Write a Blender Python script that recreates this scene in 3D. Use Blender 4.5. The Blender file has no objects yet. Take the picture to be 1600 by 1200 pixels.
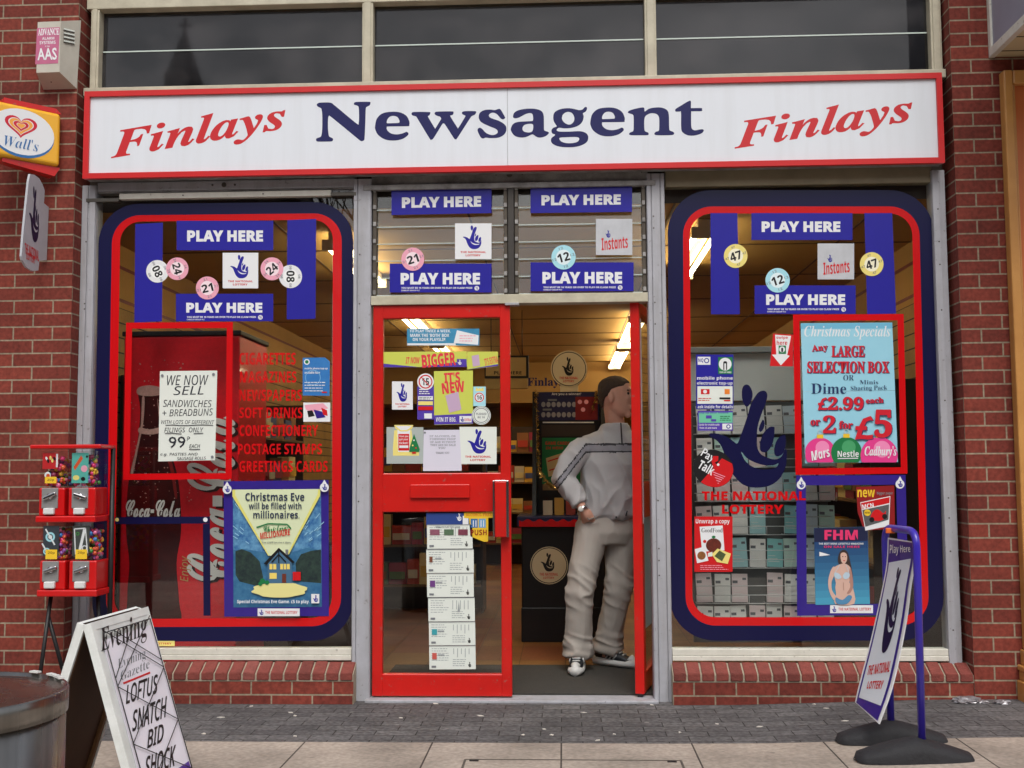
import bpy, bmesh, math, random
from mathutils import noise as mnoise
from mathutils import Vector, Matrix
from mathutils.geometry import tessellate_polygon
random.seed(7)
S = bpy.context.scene
COL = S.collection
R = math.radians

# ------------------------------------------------------------------ camera
CAM_P = Vector((0.0, -6.2317, 1.1972))
YAW, PITCH, ROLL, FPX = -0.0456573, 0.0777444, -0.0062154, 1744.674
_f = Vector((math.sin(YAW)*math.cos(PITCH), math.cos(YAW)*math.cos(PITCH), math.sin(PITCH)))
_r0 = Vector((math.cos(YAW), -math.sin(YAW), 0))
_u0 = _r0.cross(_f)
CAM_R = _r0*math.cos(ROLL) + _u0*math.sin(ROLL)
CAM_U = -_r0*math.sin(ROLL) + _u0*math.cos(ROLL)
CAM_F = _f
cam = bpy.data.cameras.new('camera')
cam.sensor_width = 36
cam.lens = 36*FPX/1600
cam.clip_start, cam.clip_end = 0.05, 2000
cam_ob = bpy.data.objects.new('camera', cam)
COL.objects.link(cam_ob)
cam_ob.matrix_world = Matrix(((CAM_R.x, CAM_U.x, -CAM_F.x, CAM_P.x), (CAM_R.y, CAM_U.y, -CAM_F.y, CAM_P.y),
                              (CAM_R.z, CAM_U.z, -CAM_F.z, CAM_P.z), (0, 0, 0, 1)))
S.camera = cam_ob

# ------------------------------------------------------------------ overcast daylight
SUN_EL, SUN_ROT = R(52), R(172)
w = bpy.data.worlds.new('World'); S.world = w; w.use_nodes = True
wn, wl = w.node_tree.nodes, w.node_tree.links
bg = wn['Background']
sky = wn.new('ShaderNodeTexSky'); sky.sky_type = 'NISHITA'; sky.sun_disc = False
sky.sun_elevation = SUN_EL; sky.sun_rotation = SUN_ROT
sky.air_density = 1.0; sky.dust_density = 4.0; sky.ozone_density = 1.0
hs = wn.new('ShaderNodeHueSaturation'); hs.inputs['Saturation'].default_value = 0.36
tc = wn.new('ShaderNodeTexCoord'); mp = wn.new('ShaderNodeMapping'); mp.inputs['Scale'].default_value = (1.5, 1.5, 4)
nz = wn.new('ShaderNodeTexNoise'); nz.inputs['Scale'].default_value = 2.2; nz.inputs['Detail'].default_value = 6
mr = wn.new('ShaderNodeMapRange'); mr.inputs[1].default_value = .3; mr.inputs[2].default_value = .7; mr.inputs[3].default_value = .72; mr.inputs[4].default_value = 1.25
mx = wn.new('ShaderNodeMix'); mx.data_type = 'RGBA'; mx.blend_type = 'MULTIPLY'; mx.inputs[0].default_value = 1
wl.new(sky.outputs[0], hs.inputs['Color']); wl.new(tc.outputs['Generated'], mp.inputs[0]); wl.new(mp.outputs[0], nz.inputs['Vector'])
wl.new(nz.outputs[0], mr.inputs[0]); wl.new(hs.outputs[0], mx.inputs[6]); wl.new(mr.outputs[0], mx.inputs[7]); wl.new(mx.outputs[2], bg.inputs[0])
bg.inputs[1].default_value = 0.13
sun = bpy.data.lights.new('sun', 'SUN'); sun.energy = 0.9; sun.angle = R(25); sun.color = (1, .96, .9)
sun_ob = bpy.data.objects.new('sun', sun); COL.objects.link(sun_ob)
# towards the veiled sun: in front of the shop (-y), high up
sd = Vector((math.sin(SUN_ROT)*math.cos(SUN_EL), math.cos(SUN_ROT)*math.cos(SUN_EL), math.sin(SUN_EL)))
sun_ob.rotation_euler = sd.to_track_quat('Z', 'Y').to_euler()
S.view_settings.view_transform = 'Standard'
S.view_settings.look = 'None'
S.view_settings.exposure = 0.4
S.view_settings.gamma = 1
S.cycles.max_bounces = 8
S.cycles.transparent_max_bounces = 24

# ------------------------------------------------------------------ helpers: a photo pixel to a point on a real plane
def ray(px, py):
    return CAM_F + CAM_R*((px-800)/FPX) + CAM_U*((600-py)/FPX)
def at(px, py, y=0.0):
    d = ray(px, py); return CAM_P + d*((y-CAM_P.y)/d.y)
def atz(px, py, z=0.0):
    d = ray(px, py); return CAM_P + d*((z-CAM_P.z)/d.z)
def hit(px, py, P0, N):
    d = ray(px, py); return CAM_P + d*((P0-CAM_P).dot(N)/d.dot(N))
def smooth(t): t = max(0, min(1, t)); return t*t*(3-2*t)
def zg(x): return -0.062 + 0.04*smooth((x-0.6)/1.7)          # the pavement rises a little to the right

# ------------------------------------------------------------------ materials
def lin(c):
    return tuple(((v/255+.055)/1.055)**2.4 if v/255 > .04045 else v/255/12.92 for v in c)
MATS = {}
def mat(name, rgb, rough=.5, metal=0, noise=.0, nscale=8, bump=0, bscale=60, spec=.5, coat=0, dark=None, chips=None, streak=None, brushed=0):
    """rgb in 0..255 as the surface's own colour; noise = how far it is mottled towards `dark`"""
    if name in MATS: return MATS[name]
    m = bpy.data.materials.new(name); m.use_nodes = True
    n, l = m.node_tree.nodes, m.node_tree.links
    b = n['Principled BSDF']; c = lin(rgb)
    b.inputs['Base Color'].default_value = (*c, 1); b.inputs['Roughness'].default_value = rough
    b.inputs['Metallic'].default_value = metal; b.inputs['Specular IOR Level'].default_value = spec
    if coat: b.inputs['Coat Weight'].default_value = coat; b.inputs['Coat Roughness'].default_value = .05
    if noise or bump or chips or streak or brushed:
        t = n.new('ShaderNodeTexCoord')
    if noise:
        z = n.new('ShaderNodeTexNoise'); z.inputs['Scale'].default_value = nscale; z.inputs['Detail'].default_value = 8; z.inputs['Roughness'].default_value = .65
        r = n.new('ShaderNodeMapRange'); r.inputs[1].default_value = .35; r.inputs[2].default_value = .72; r.inputs[3].default_value = 0; r.inputs[4].default_value = noise
        x = n.new('ShaderNodeMix'); x.data_type = 'RGBA'; x.inputs[6].default_value = (*c, 1)
        d = lin(dark) if dark else tuple(v*.45 for v in c); x.inputs[7].default_value = (*d, 1)
        l.new(t.outputs['Object'], z.inputs['Vector']); l.new(z.outputs[0], r.inputs[0]); l.new(r.outputs[0], x.inputs[0]); l.new(x.outputs[2], b.inputs['Base Color'])
    def over(tex_scale, stretch, lo, hi, amt, colr, detail=6):
        mpn = n.new('ShaderNodeMapping'); mpn.inputs['Scale'].default_value = stretch
        zz = n.new('ShaderNodeTexNoise'); zz.inputs['Scale'].default_value = tex_scale; zz.inputs['Detail'].default_value = detail; zz.inputs['Roughness'].default_value = .6
        rr_ = n.new('ShaderNodeMapRange'); rr_.inputs[1].default_value = lo; rr_.inputs[2].default_value = hi; rr_.inputs[3].default_value = 0; rr_.inputs[4].default_value = amt
        xx = n.new('ShaderNodeMix'); xx.data_type = 'RGBA'; xx.inputs[7].default_value = (*lin(colr), 1)
        l.new(t.outputs['Object'], mpn.inputs[0]); l.new(mpn.outputs[0], zz.inputs['Vector']); l.new(zz.outputs[0], rr_.inputs[0]); l.new(rr_.outputs[0], xx.inputs[0])
        old = b.inputs['Base Color'].links
        if old: l.new(old[0].from_socket, xx.inputs[6])
        else: xx.inputs[6].default_value = (*c, 1)
        l.new(xx.outputs[2], b.inputs['Base Color']); return rr_
    if streak: over(3, (5, 5, .35), .45, .75, streak[1], streak[0])          # rain streaks running down
    if chips: over(38, (1, 1, 1), .66, .70, chips[1], chips[0], 3)           # chipped and scuffed paint
    if brushed:
        q_ = over(14, (1, 1, .02), .3, .7, .6, tuple(v*.55 for v in rgb), 8); q2 = n.new('ShaderNodeMath'); q2.operation = 'MULTIPLY_ADD'; q2.inputs[1].default_value = brushed; q2.inputs[2].default_value = rough
        l.new(q_.outputs[0], q2.inputs[0]); l.new(q2.outputs[0], b.inputs['Roughness'])
    if bump:
        z2 = n.new('ShaderNodeTexNoise'); z2.inputs['Scale'].default_value = bscale; z2.inputs['Detail'].default_value = 5
        bp = n.new('ShaderNodeBump'); bp.inputs['Strength'].default_value = bump; bp.inputs['Distance'].default_value = .01
        l.new(t.outputs['Object'], z2.inputs['Vector']); l.new(z2.outputs[0], bp.inputs['Height']); l.new(bp.outputs[0], b.inputs['Normal'])
    MATS[name] = m; return m
def emis(name, rgb, e):
    if name in MATS: return MATS[name]
    m = bpy.data.materials.new(name); m.use_nodes = True
    b = m.node_tree.nodes['Principled BSDF']; b.inputs['Base Color'].default_value = (*lin(rgb), 1)
    b.inputs['Emission Color'].default_value = (*lin(rgb), 1); b.inputs['Emission Strength'].default_value = e
    MATS[name] = m; return m
def glassmat(name, tint=(1, 1, 1), ior=1.5, rough=0, dirt=0, wave=0.0):
    m = bpy.data.materials.new(name); m.use_nodes = True
    n, l = m.node_tree.nodes, m.node_tree.links; n.clear()
    o = n.new('ShaderNodeOutputMaterial'); x = n.new('ShaderNodeMixShader'); t = n.new('ShaderNodeBsdfTransparent'); g = n.new('ShaderNodeBsdfGlossy')
    f = n.new('ShaderNodeMath'); f.operation = 'MULTIPLY_ADD'; f.inputs[1].default_value = .92; f.inputs[2].default_value = ((ior-1)/(ior+1))**2; lw = n.new('ShaderNodeLayerWeight'); pw = n.new('ShaderNodeMath'); pw.operation = 'POWER'; pw.inputs[1].default_value = 5; l.new(lw.outputs['Facing'], pw.inputs[0]); l.new(pw.outputs[0], f.inputs[0]); t.inputs[0].default_value = (*tint, 1); g.inputs['Roughness'].default_value = rough
    l.new(f.outputs[0], x.inputs[0]); l.new(t.outputs[0], x.inputs[1]); l.new(g.outputs[0], x.inputs[2])
    if wave:
        tc_ = n.new('ShaderNodeTexCoord'); z = n.new('ShaderNodeTexNoise'); z.inputs['Scale'].default_value = 1.3
        bp = n.new('ShaderNodeBump'); bp.inputs['Strength'].default_value = wave; bp.inputs['Distance'].default_value = .02
        l.new(tc_.outputs['Object'], z.inputs['Vector']); l.new(z.outputs[0], bp.inputs['Height']); l.new(bp.outputs[0], g.inputs['Normal'])
    last = x
    if dirt:
        tc_ = n.new('ShaderNodeTexCoord'); z = n.new('ShaderNodeTexNoise'); z.inputs['Scale'].default_value = 3; z.inputs['Detail'].default_value = 9
        r = n.new('ShaderNodeMapRange'); r.inputs[1].default_value = .4; r.inputs[2].default_value = .8; r.inputs[4].default_value = dirt
        d = n.new('ShaderNodeBsdfDiffuse'); d.inputs[0].default_value = (.17, .165, .17, 1); y = n.new('ShaderNodeMixShader')
        l.new(tc_.outputs['Object'], z.inputs['Vector']); l.new(z.outputs[0], r.inputs[0]); l.new(r.outputs[0], y.inputs[0]); l.new(x.outputs[0], y.inputs[1]); l.new(d.outputs[0], y.inputs[2]); last = y
    l.new(last.outputs[0], o.inputs[0]); MATS[name] = m; return m
def brickmat(name, c1, c2, cm, bw, rh, mortar, offset=.5, rough=.85, bumpd=.006, spots=None, scale=1, bias=0, noise=.35, spec=.3):
    m = bpy.data.materials.new(name); m.use_nodes = True
    n, l = m.node_tree.nodes, m.node_tree.links; b = n['Principled BSDF']; b.inputs['Roughness'].default_value = rough; b.inputs['Specular IOR Level'].default_value = spec
    t = n.new('ShaderNodeTexCoord'); k = n.new('ShaderNodeTexBrick')
    k.inputs['Color1'].default_value = (*lin(c1), 1); k.inputs['Color2'].default_value = (*lin(c2), 1); k.inputs['Mortar'].default_value = (*lin(cm), 1)
    k.inputs['Scale'].default_value = scale; k.inputs['Brick Width'].default_value = bw; k.inputs['Row Height'].default_value = rh
    k.inputs['Mortar Size'].default_value = mortar; k.inputs['Mortar Smooth'].default_value = .15; k.inputs['Bias'].default_value = bias; k.offset = offset
    l.new(t.outputs['UV'], k.inputs['Vector'])
    z = n.new('ShaderNodeTexNoise'); z.inputs['Scale'].default_value = 45; z.inputs['Detail'].default_value = 8
    z3 = n.new('ShaderNodeTexNoise'); z3.inputs['Scale'].default_value = 2.5; z3.inputs['Detail'].default_value = 5
    r = n.new('ShaderNodeMapRange'); r.inputs[1].default_value = .3; r.inputs[2].default_value = .7; r.inputs[3].default_value = 1-noise; r.inputs[4].default_value = 1+noise*.35
    r3 = n.new('ShaderNodeMapRange'); r3.inputs[1].default_value = .3; r3.inputs[2].default_value = .7; r3.inputs[3].default_value = .64; r3.inputs[4].default_value = 1.1
    x = n.new('ShaderNodeMix'); x.data_type = 'RGBA'; x.blend_type = 'MULTIPLY'; x.inputs[0].default_value = 1
    x3 = n.new('ShaderNodeMix'); x3.data_type = 'RGBA'; x3.blend_type = 'MULTIPLY'; x3.inputs[0].default_value = 1
    l.new(t.outputs['Object'], z.inputs['Vector']); l.new(z.outputs[0], r.inputs[0]); l.new(k.outputs['Color'], x.inputs[6]); l.new(r.outputs[0], x.inputs[7])
    l.new(t.outputs['Object'], z3.inputs['Vector']); l.new(z3.outputs[0], r3.inputs[0]); l.new(x.outputs[2], x3.inputs[6]); l.new(r3.outputs[0], x3.inputs[7]); col = x3.outputs[2]
    if spots:        # trodden gum and drips
        vo = n.new('ShaderNodeTexVoronoi'); vo.inputs['Scale'].default_value = 4.2; vo.inputs['Randomness'].default_value = 1
        nv = n.new('ShaderNodeTexNoise'); nv.inputs['Scale'].default_value = 30; mv = n.new('ShaderNodeMath'); mv.operation = 'MULTIPLY_ADD'; mv.inputs[1].default_value = .06
        rv = n.new('ShaderNodeMapRange'); rv.inputs[1].default_value = .075; rv.inputs[2].default_value = .095; rv.inputs[3].default_value = .55; rv.inputs[4].default_value = 0
        xv = n.new('ShaderNodeMix'); xv.data_type = 'RGBA'; xv.inputs[7].default_value = (*lin(spots), 1)
        l.new(t.outputs['UV'], vo.inputs['Vector']); l.new(t.outputs['UV'], nv.inputs['Vector']); l.new(nv.outputs[0], mv.inputs[0]); l.new(vo.outputs['Distance'], mv.inputs[2]); l.new(mv.outputs[0], rv.inputs[0])
        l.new(rv.outputs[0], xv.inputs[0]); l.new(col, xv.inputs[6]); col = xv.outputs[2]
    l.new(col, b.inputs['Base Color'])
    iv = n.new('ShaderNodeMath'); iv.operation = 'MULTIPLY_ADD'; iv.inputs[1].default_value = -1; iv.inputs[2].default_value = 1
    ad = n.new('ShaderNodeMath'); ad.operation = 'MULTIPLY_ADD'; ad.inputs[1].default_value = .18
    bp = n.new('ShaderNodeBump'); bp.inputs['Strength'].default_value = .8; bp.inputs['Distance'].default_value = bumpd
    l.new(k.outputs['Fac'], iv.inputs[0]); l.new(z.outputs[0], ad.inputs[0]); l.new(iv.outputs[0], ad.inputs[2]); l.new(ad.outputs[0], bp.inputs['Height']); l.new(bp.outputs[0], b.inputs['Normal'])
    MATS[name] = m; return m

# ------------------------------------------------------------------ helpers: objects
def tag(o, label=None, cat=None, group=None, kind=None):
    if label: o['label'] = label
    if cat: o['category'] = cat
    if group: o['group'] = group
    if kind: o['kind'] = kind
    return o
def empty(name, loc=(0, 0, 0), label=None, cat=None, group=None, rz=0):
    o = bpy.data.objects.new(name, None); COL.objects.link(o); o.location = loc; o.rotation_euler.z = rz
    o.empty_display_size = .05
    return tag(o, label, cat, group)
class MB:
    """collects shapes in world coordinates, links them as ONE mesh object"""
    def __init__(s): s.v = []; s.f = []; s.mi = []; s.ms = []; s.uv = {}; s.sm = []; s.off = 0
    def mid(s, m):
        if m not in s.ms: s.ms.append(m)
        return s.ms.index(m)
    def face(s, pts, m, sm=False, uv=None):
        i = len(s.v); s.v += [Vector(p) for p in pts]; s.f.append(list(range(i, i+len(pts)))); s.mi.append(s.mid(m)); s.sm.append(sm)
        if uv: s.uv[len(s.f)-1] = uv
    def grid(s, verts, faces, m, sm=False):
        i = len(s.v); s.v += [Vector(p) for p in verts]; k = s.mid(m)
        for f in faces: s.f.append([i+j for j in f]); s.mi.append(k); s.sm.append(sm)
    def box(s, x0, x1, y0, y1, z0, z1, m, M=None):
        v = [Vector((x, y, z)) for z in (z0, z1) for y in (y0, y1) for x in (x0, x1)]
        if M: v = [M @ p for p in v]
        s.grid(v, [(0, 2, 3, 1), (4, 5, 7, 6), (0, 1, 5, 4), (2, 6, 7, 3), (0, 4, 6, 2), (1, 3, 7, 5)], m)
    def bbox(s, x0, x1, y0, y1, z0, z1, m, b=.004, M=None, seg=2):
        bm = bmesh.new(); bmesh.ops.create_cube(bm, size=1)
        for v in bm.verts: v.co = Vector(((x0+x1)/2+v.co.x*(x1-x0), (y0+y1)/2+v.co.y*(y1-y0), (z0+z1)/2+v.co.z*(z1-z0)))
        bmesh.ops.bevel(bm, geom=bm.edges[:], offset=b, segments=seg, profile=.5, affect='EDGES')
        s.addbm(bm, m, M)
    def addbm(s, bm, m, M=None, sm=False):
        bm.verts.index_update()
        s.grid([M @ v.co if M else v.co.copy() for v in bm.verts], [[v.index for v in f.verts] for f in bm.faces], m, sm); bm.free()
    def tube(s, path, r, m, n=10, cap=True, closed=False):
        path = [Vector(p) for p in path]; k = len(path); rs = r if isinstance(r, (list, tuple)) else [r]*k
        vs = []; ref = None
        for i, p in enumerate(path):
            a = path[i-1] if (i > 0 or closed) else p; b = path[(i+1) % k] if (i < k-1 or closed) else p
            t = (b-a).normalized()
            if ref is None: ref = Vector((0, 0, 1)) if abs(t.z) < .9 else Vector((1, 0, 0))
            u = (ref-t*ref.dot(t)).normalized(); ref = u; q = t.cross(u)
            vs += [p+(u*math.cos(2*math.pi*j/n)+q*math.sin(2*math.pi*j/n))*rs[i] for j in range(n)]
        fs = [(i*n+j, i*n+(j+1) % n, ((i+1) % k)*n+(j+1) % n, ((i+1) % k)*n+j) for i in range(k if closed else k-1) for j in range(n)]
        if cap and not closed: fs += [tuple(reversed(range(n))), tuple((k-1)*n+j for j in range(n))]
        s.grid(vs, fs, m, True)
    def lathe(s, prof, m, n=24, M=None, sm=True):
        """prof: (radius, height) pairs about local z"""
        vs = [Vector((r*math.cos(2*math.pi*j/n), r*math.sin(2*math.pi*j/n), h)) for r, h in prof for j in range(n)]
        if M: vs = [M @ v for v in vs]
        k = len(prof); s.grid(vs, [(i*n+j, i*n+(j+1) % n, (i+1)*n+(j+1) % n, (i+1)*n+j) for i in range(k-1) for j in range(n)]+[tuple(reversed(range(n))), tuple((k-1)*n+j for j in range(n))], m, sm)
    def ball(s, c, r, m, seg=14, sc=(1, 1, 1)):
        bm = bmesh.new(); bmesh.ops.create_uvsphere(bm, u_segments=seg, v_segments=max(6, seg//2), radius=r)
        s.addbm(bm, m, Matrix.Translation(c) @ Matrix.Diagonal((*sc, 1)), True)
    def prism(s, pts, d, m, m2=None):
        """pts: a planar polygon (3-D points), d: extrusion vector"""
        pts = [Vector(p) for p in pts]; d = Vector(d); n = len(pts); tri = tessellate_polygon([pts])
        s.grid(pts, [t for t in tri], m); s.grid([p+d for p in pts], [t for t in tri], m)
        s.grid(pts+[p+d for p in pts], [(i, (i+1) % n, n+(i+1) % n, n+i) for i in range(n)], m2 or m)
    def build(s, name, parent=None, label=None, cat=None, group=None, kind=None, base=None, bevel=0):
        me = bpy.data.meshes.new(name)
        if base is None:
            if parent is not None: base = Vector((0, 0, 0))
            else:
                lo = Vector((min(v.x for v in s.v), min(v.y for v in s.v), min(v.z for v in s.v))); hi = Vector((max(v.x for v in s.v), max(v.y for v in s.v), max(v.z for v in s.v)))
                base = Vector(((lo.x+hi.x)/2, (lo.y+hi.y)/2, lo.z))
        base = Vector(base); off = base
        if parent is not None: off = wloc(parent)
        me.from_pydata([v-off for v in s.v], [], s.f)
        for m in s.ms: me.materials.append(m)
        me.polygons.foreach_set('material_index', s.mi); me.polygons.foreach_set('use_smooth', s.sm)
        if s.uv:
            u = me.uv_layers.new(name='UVMap')
            for pi, co in s.uv.items():
                for li, c in zip(me.polygons[pi].loop_indices, co): u.data[li].uv = c
        o = bpy.data.objects.new(name, me); COL.objects.link(o)
        if parent is not None: o.parent = parent
        else: o.location = base
        if bevel:
            b = o.modifiers.new('bevel', 'BEVEL'); b.width = bevel; b.segments = 2; b.limit_method = 'ANGLE'
        return tag(o, label, cat, group, kind)
def wloc(o):
    v = o.location.copy()
    while o.parent: o = o.parent; v = v+o.location
    return v

# ------------------------------------------------------------------ helpers: lettering and flat printed things
FONTS = {'sb': (0x1D5D4, 0x1D5EE, 0x1D7EC), 'rb': (0x1D400, 0x1D41A, 0x1D7CE), 'rbi': (0x1D468, 0x1D482, None), 'sbi': (0x1D63C, 0x1D656, None),
         'scb': (0x1D4D0, 0x1D4EA, None), 'mono': (0x1D670, 0x1D68A, 0x1D7F6), 's': None, 'si': (0x1D608, 0x1D622, None)}
_tc = {}
def fontstr(t, font):
    F = FONTS[font]
    if not F: return t
    return ''.join(chr(F[0]+ord(c)-65) if 'A' <= c <= 'Z' else chr(F[1]+ord(c)-97) if 'a' <= c <= 'z' else chr(F[2]+ord(c)-48) if c.isdigit() and F[2] else c for c in t)
def curve_fill(c):
    o = bpy.data.objects.new('lettering_source', c); COL.objects.link(o)
    me = bpy.data.meshes.new_from_object(o)
    vs = [(v.co.x, v.co.y) for v in me.vertices]; fs = [tuple(p.vertices) for p in me.polygons]
    bpy.data.objects.remove(o); bpy.data.curves.remove(c); bpy.data.meshes.remove(me)
    return vs, fs
def textmesh(t, font, off, space=1):
    k = (t, font, off, space)
    if k not in _tc:
        c = bpy.data.curves.new('lettering', 'FONT'); c.body = fontstr(t, font); c.offset = off; c.fill_mode = 'FRONT'; c.resolution_u = 2; c.space_character = space
        vs, fs = curve_fill(c)
        x0, x1 = min(v[0] for v in vs), max(v[0] for v in vs); y0, y1 = min(v[1] for v in vs), max(v[1] for v in vs)
        _tc[k] = ([((x-x0)/(x1-x0), (y-y0)/(y1-y0)) for x, y in vs], fs)
    return _tc[k]
def fillmesh(loops):
    c = bpy.data.curves.new('outline', 'CURVE'); c.dimensions = '2D'; c.fill_mode = 'FRONT'
    for lp in loops:
        sp = c.splines.new('POLY'); sp.points.add(len(lp)-1); sp.use_cyclic_u = True
        for p, q in zip(sp.points, lp): p.co = (q[0], -q[1], 0, 1)
    vs, fs = curve_fill(c); return [(x, -y) for x, y in vs], fs
def crom(pts, n=5):
    o = []; k = len(pts)
    for i in range(k):
        a, b, c, d = (pts[(i+j-1) % k] for j in range(4))
        for t in range(n):
            t /= n
            o.append(tuple(.5*((2*b[q])+(c[q]-a[q])*t+(2*a[q]-5*b[q]+4*c[q]-d[q])*t*t+(3*b[q]-a[q]-3*c[q]+d[q])*t**3) for q in (0, 1)))
    return o
def rrect(x0, y0, x1, y1, r, n=10):
    o = []
    for cx, cy, a in ((x1-r, y0+r, -90), (x1-r, y1-r, 0), (x0+r, y1-r, 90), (x0+r, y0+r, 180)):
        o += [(cx+r*math.cos(R(a+90*i/n)), cy+r*math.sin(R(a+90*i/n))) for i in range(n+1)]
    return o
def rot(p, c, a):
    a = R(a); x, y = p[0]-c[0], p[1]-c[1]
    return (c[0]+x*math.cos(a)-y*math.sin(a), c[1]+x*math.sin(a)+y*math.cos(a))
def bil(q, u, v):
    return tuple((q[0][i]*(1-u)+q[1][i]*u)*(1-v)+(q[3][i]*(1-u)+q[2][i]*u)*v for i in (0, 1))
class Art(MB):
    """flat printed thing: everything is drawn at its real place on one plane, each layer of ink 0.25 mm proud of the one below"""
    def __init__(s, plane, step=.00025, back=False):
        super().__init__(); s.step = step
        if isinstance(plane, (int, float)): s.P0 = Vector((0, plane, 0)); s.N = Vector((0, -1, 0))
        else: s.P0, s.N = Vector(plane[0]), Vector(plane[1]).normalized()
        if s.N.dot(CAM_P-s.P0) < 0: s.N = -s.N
        s.q = None
    def xy(s, p): return hit(p[0], p[1], s.P0, s.N)+s.N*s.off
    def up(s): s.off += s.step
    def map(s, p): return bil(s.q, *p) if s.q else p
    def poly(s, pts, m):
        P = [s.xy(s.map(p)) for p in pts]; s.grid(P, list(tessellate_polygon([P])), m); s.up()
    def rect(s, x0, y0, x1, y1, m): s.poly([(x0, y0), (x1, y0), (x1, y1), (x0, y1)], m)
    def slab(s, pts, m, t=.001):
        """the sheet itself, with a real thickness"""
        P = [s.xy(s.map(p)) for p in pts]; s.off += t; Q = [s.xy(s.map(p)) for p in pts]; n = len(P); tri = list(tessellate_polygon([Q]))
        s.grid(Q, tri, m); s.grid(P, tri, m); s.grid(P+Q, [(i, (i+1) % n, n+(i+1) % n, n+i) for i in range(n)], m); s.up()
    def srect(s, x0, y0, x1, y1, m, t=.001): s.slab([(x0, y0), (x1, y0), (x1, y1), (x0, y1)], m, t)
    def disc(s, cx, cy, rx, m, ry=None, n=32, a=0):
        ry = ry or rx; s.poly([rot((cx+rx*math.cos(2*math.pi*i/n), cy+ry*math.sin(2*math.pi*i/n)), (cx, cy), a) for i in range(n)], m)
    def shape(s, loops, m):
        vs, fs = fillmesh(loops); s.grid([s.xy(s.map(p)) for p in vs], fs, m); s.up()
    def ring(s, cx, cy, r0, r1, m, n=28, k=1):
        s.shape([[(cx+r*k*math.cos(2*math.pi*i/n), cy+r*math.sin(2*math.pi*i/n)) for i in range(n)] for r in (r1, r0)], m)
    def line(s, pts, wd, m):
        for a, b in zip(pts, pts[1:]):
            dx, dy = b[0]-a[0], b[1]-a[1]; L = math.hypot(dx, dy) or 1; nx, ny = -dy/L*wd/2, dx/L*wd/2
            s.poly([(a[0]+nx, a[1]+ny), (b[0]+nx, b[1]+ny), (b[0]-nx, b[1]-ny), (a[0]-nx, a[1]-ny)], m); s.off -= s.step
        s.up()
    def text(s, t, x0, y0, x1, y1, m, font='sb', off=0, a=0, shear=0, rise=0, space=1):
        """the ink of t fills the box x0..x1, y0..y1, turned by a degrees clockwise; rise lifts the right-hand end"""
        vs, fs = textmesh(t, font, off, space); c = ((x0+x1)/2, (y0+y1)/2); P = []
        for u, v in vs:
            p = (x0+(x1-x0)*u+shear*(v-.5), y1+(y0-y1)*v-rise*u)
            P.append(s.xy(s.map(rot(p, c, a) if a else p)))
        s.grid(P, fs, m); s.up()
    def lines(s, x0, y0, x1, n, dy, m, h=1.2, seed=1):
        """rows of unreadably small print"""
        r = random.Random(seed)
        for i in range(n):
            x = x0; e = x1-(x1-x0)*r.random()*.35
            while x < e:
                q = min(e, x+r.uniform(2, 6)); s.poly([(x, y0+i*dy), (q, y0+i*dy), (q, y0+i*dy+h), (x, y0+i*dy+h)], m); s.off -= s.step; x = q+1
        s.up()
_B = [(432,392),(448,376),(470,372),(482,388),(478,418),(455,480),(440,530),(436,580),(440,630),(455,655),(480,668),(515,678),(545,665),(566,628),(568,680),(560,720),(535,765),(490,795),(430,803),(375,790),(330,745),(300,680),(278,620),(255,592),(228,575),(226,562),(262,563),(305,578),(335,600),(350,605),(368,560),(392,490),(410,430)]
_C = [(366,643),(392,672),(430,692),(470,703),(510,703),(532,694),(520,714),(480,722),(440,719),(405,703),(380,678)]
HAND = [[crom(_B, 3), crom(_C, 3)], [crom([(370,365),(382,346),(400,348),(414,372),(416,400),(404,432),(392,443),(380,435),(370,405)], 3)],
        [crom([(452,556),(444,540),(462,500),(470,516),(466,540)], 2)], [crom([(515,540),(508,532),(490,535),(466,560),(452,595),(450,632),(462,645),(485,640),(508,600)], 3)],
        [crom([(562,572),(545,572),(525,592),(514,625),(515,655),(530,664),(552,650),(564,610)], 3)]]
def hand(A, x0, y0, x1, y1, m):
    """the crossed-fingers hand emblem inside a box"""
    f = lambda p: (x0+(p[0]-226)/342*(x1-x0), y0+(p[1]-345)/458*(y1-y0))
    o = A.off
    for lp in HAND: A.off = o; A.shape([[f(p) for p in l] for l in lp], m)
# ------------------------------------------------------------------ palette (surface colours)
BRICK = brickmat('brick_red', (144, 66, 53), (120, 54, 45), (164, 147, 125), .225, .075, .0048)
PAVER = brickmat('paver_dark', (114, 112, 112), (96, 94, 95), (64, 62, 60), .2, .1, .003, rough=.8, bumpd=.004, noise=.5, spots=(150, 146, 140))
SLABM = brickmat('slab_beige', (176, 164, 152), (168, 156, 144), (84, 76, 70), .6, .6, .004, offset=0, rough=.85, bumpd=.003, noise=.26, spots=(112, 104, 98))
BR1 = mat('brick_a', (134, 64, 55), .8, noise=.6, nscale=30, bump=.4, bscale=90); BR2 = mat('brick_b', (118, 56, 48), .8, noise=.6, nscale=30, bump=.4, bscale=90)
BR3 = mat('brick_c', (142, 76, 68), .8, noise=.6, nscale=30, bump=.4, bscale=90)
MORT = mat('mortar', (170, 158, 138), .95, noise=.6, nscale=25, bump=.4)
ALU = mat('aluminium_grey', (176, 177, 184), .5, .0, chips=((104, 98, 92), .5), streak=((128, 124, 120), .5), noise=.28, nscale=9, dark=(120, 118, 116), bump=.06, bscale=20)
ALUD = mat('aluminium_dirty', (164, 162, 160), .6, 0, noise=.85, nscale=7, dark=(62, 56, 50), bump=.1)
CREAM = mat('cream_paint', (196, 190, 168), .5, noise=.45, nscale=8, dark=(128, 118, 98), bump=.05)
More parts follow.
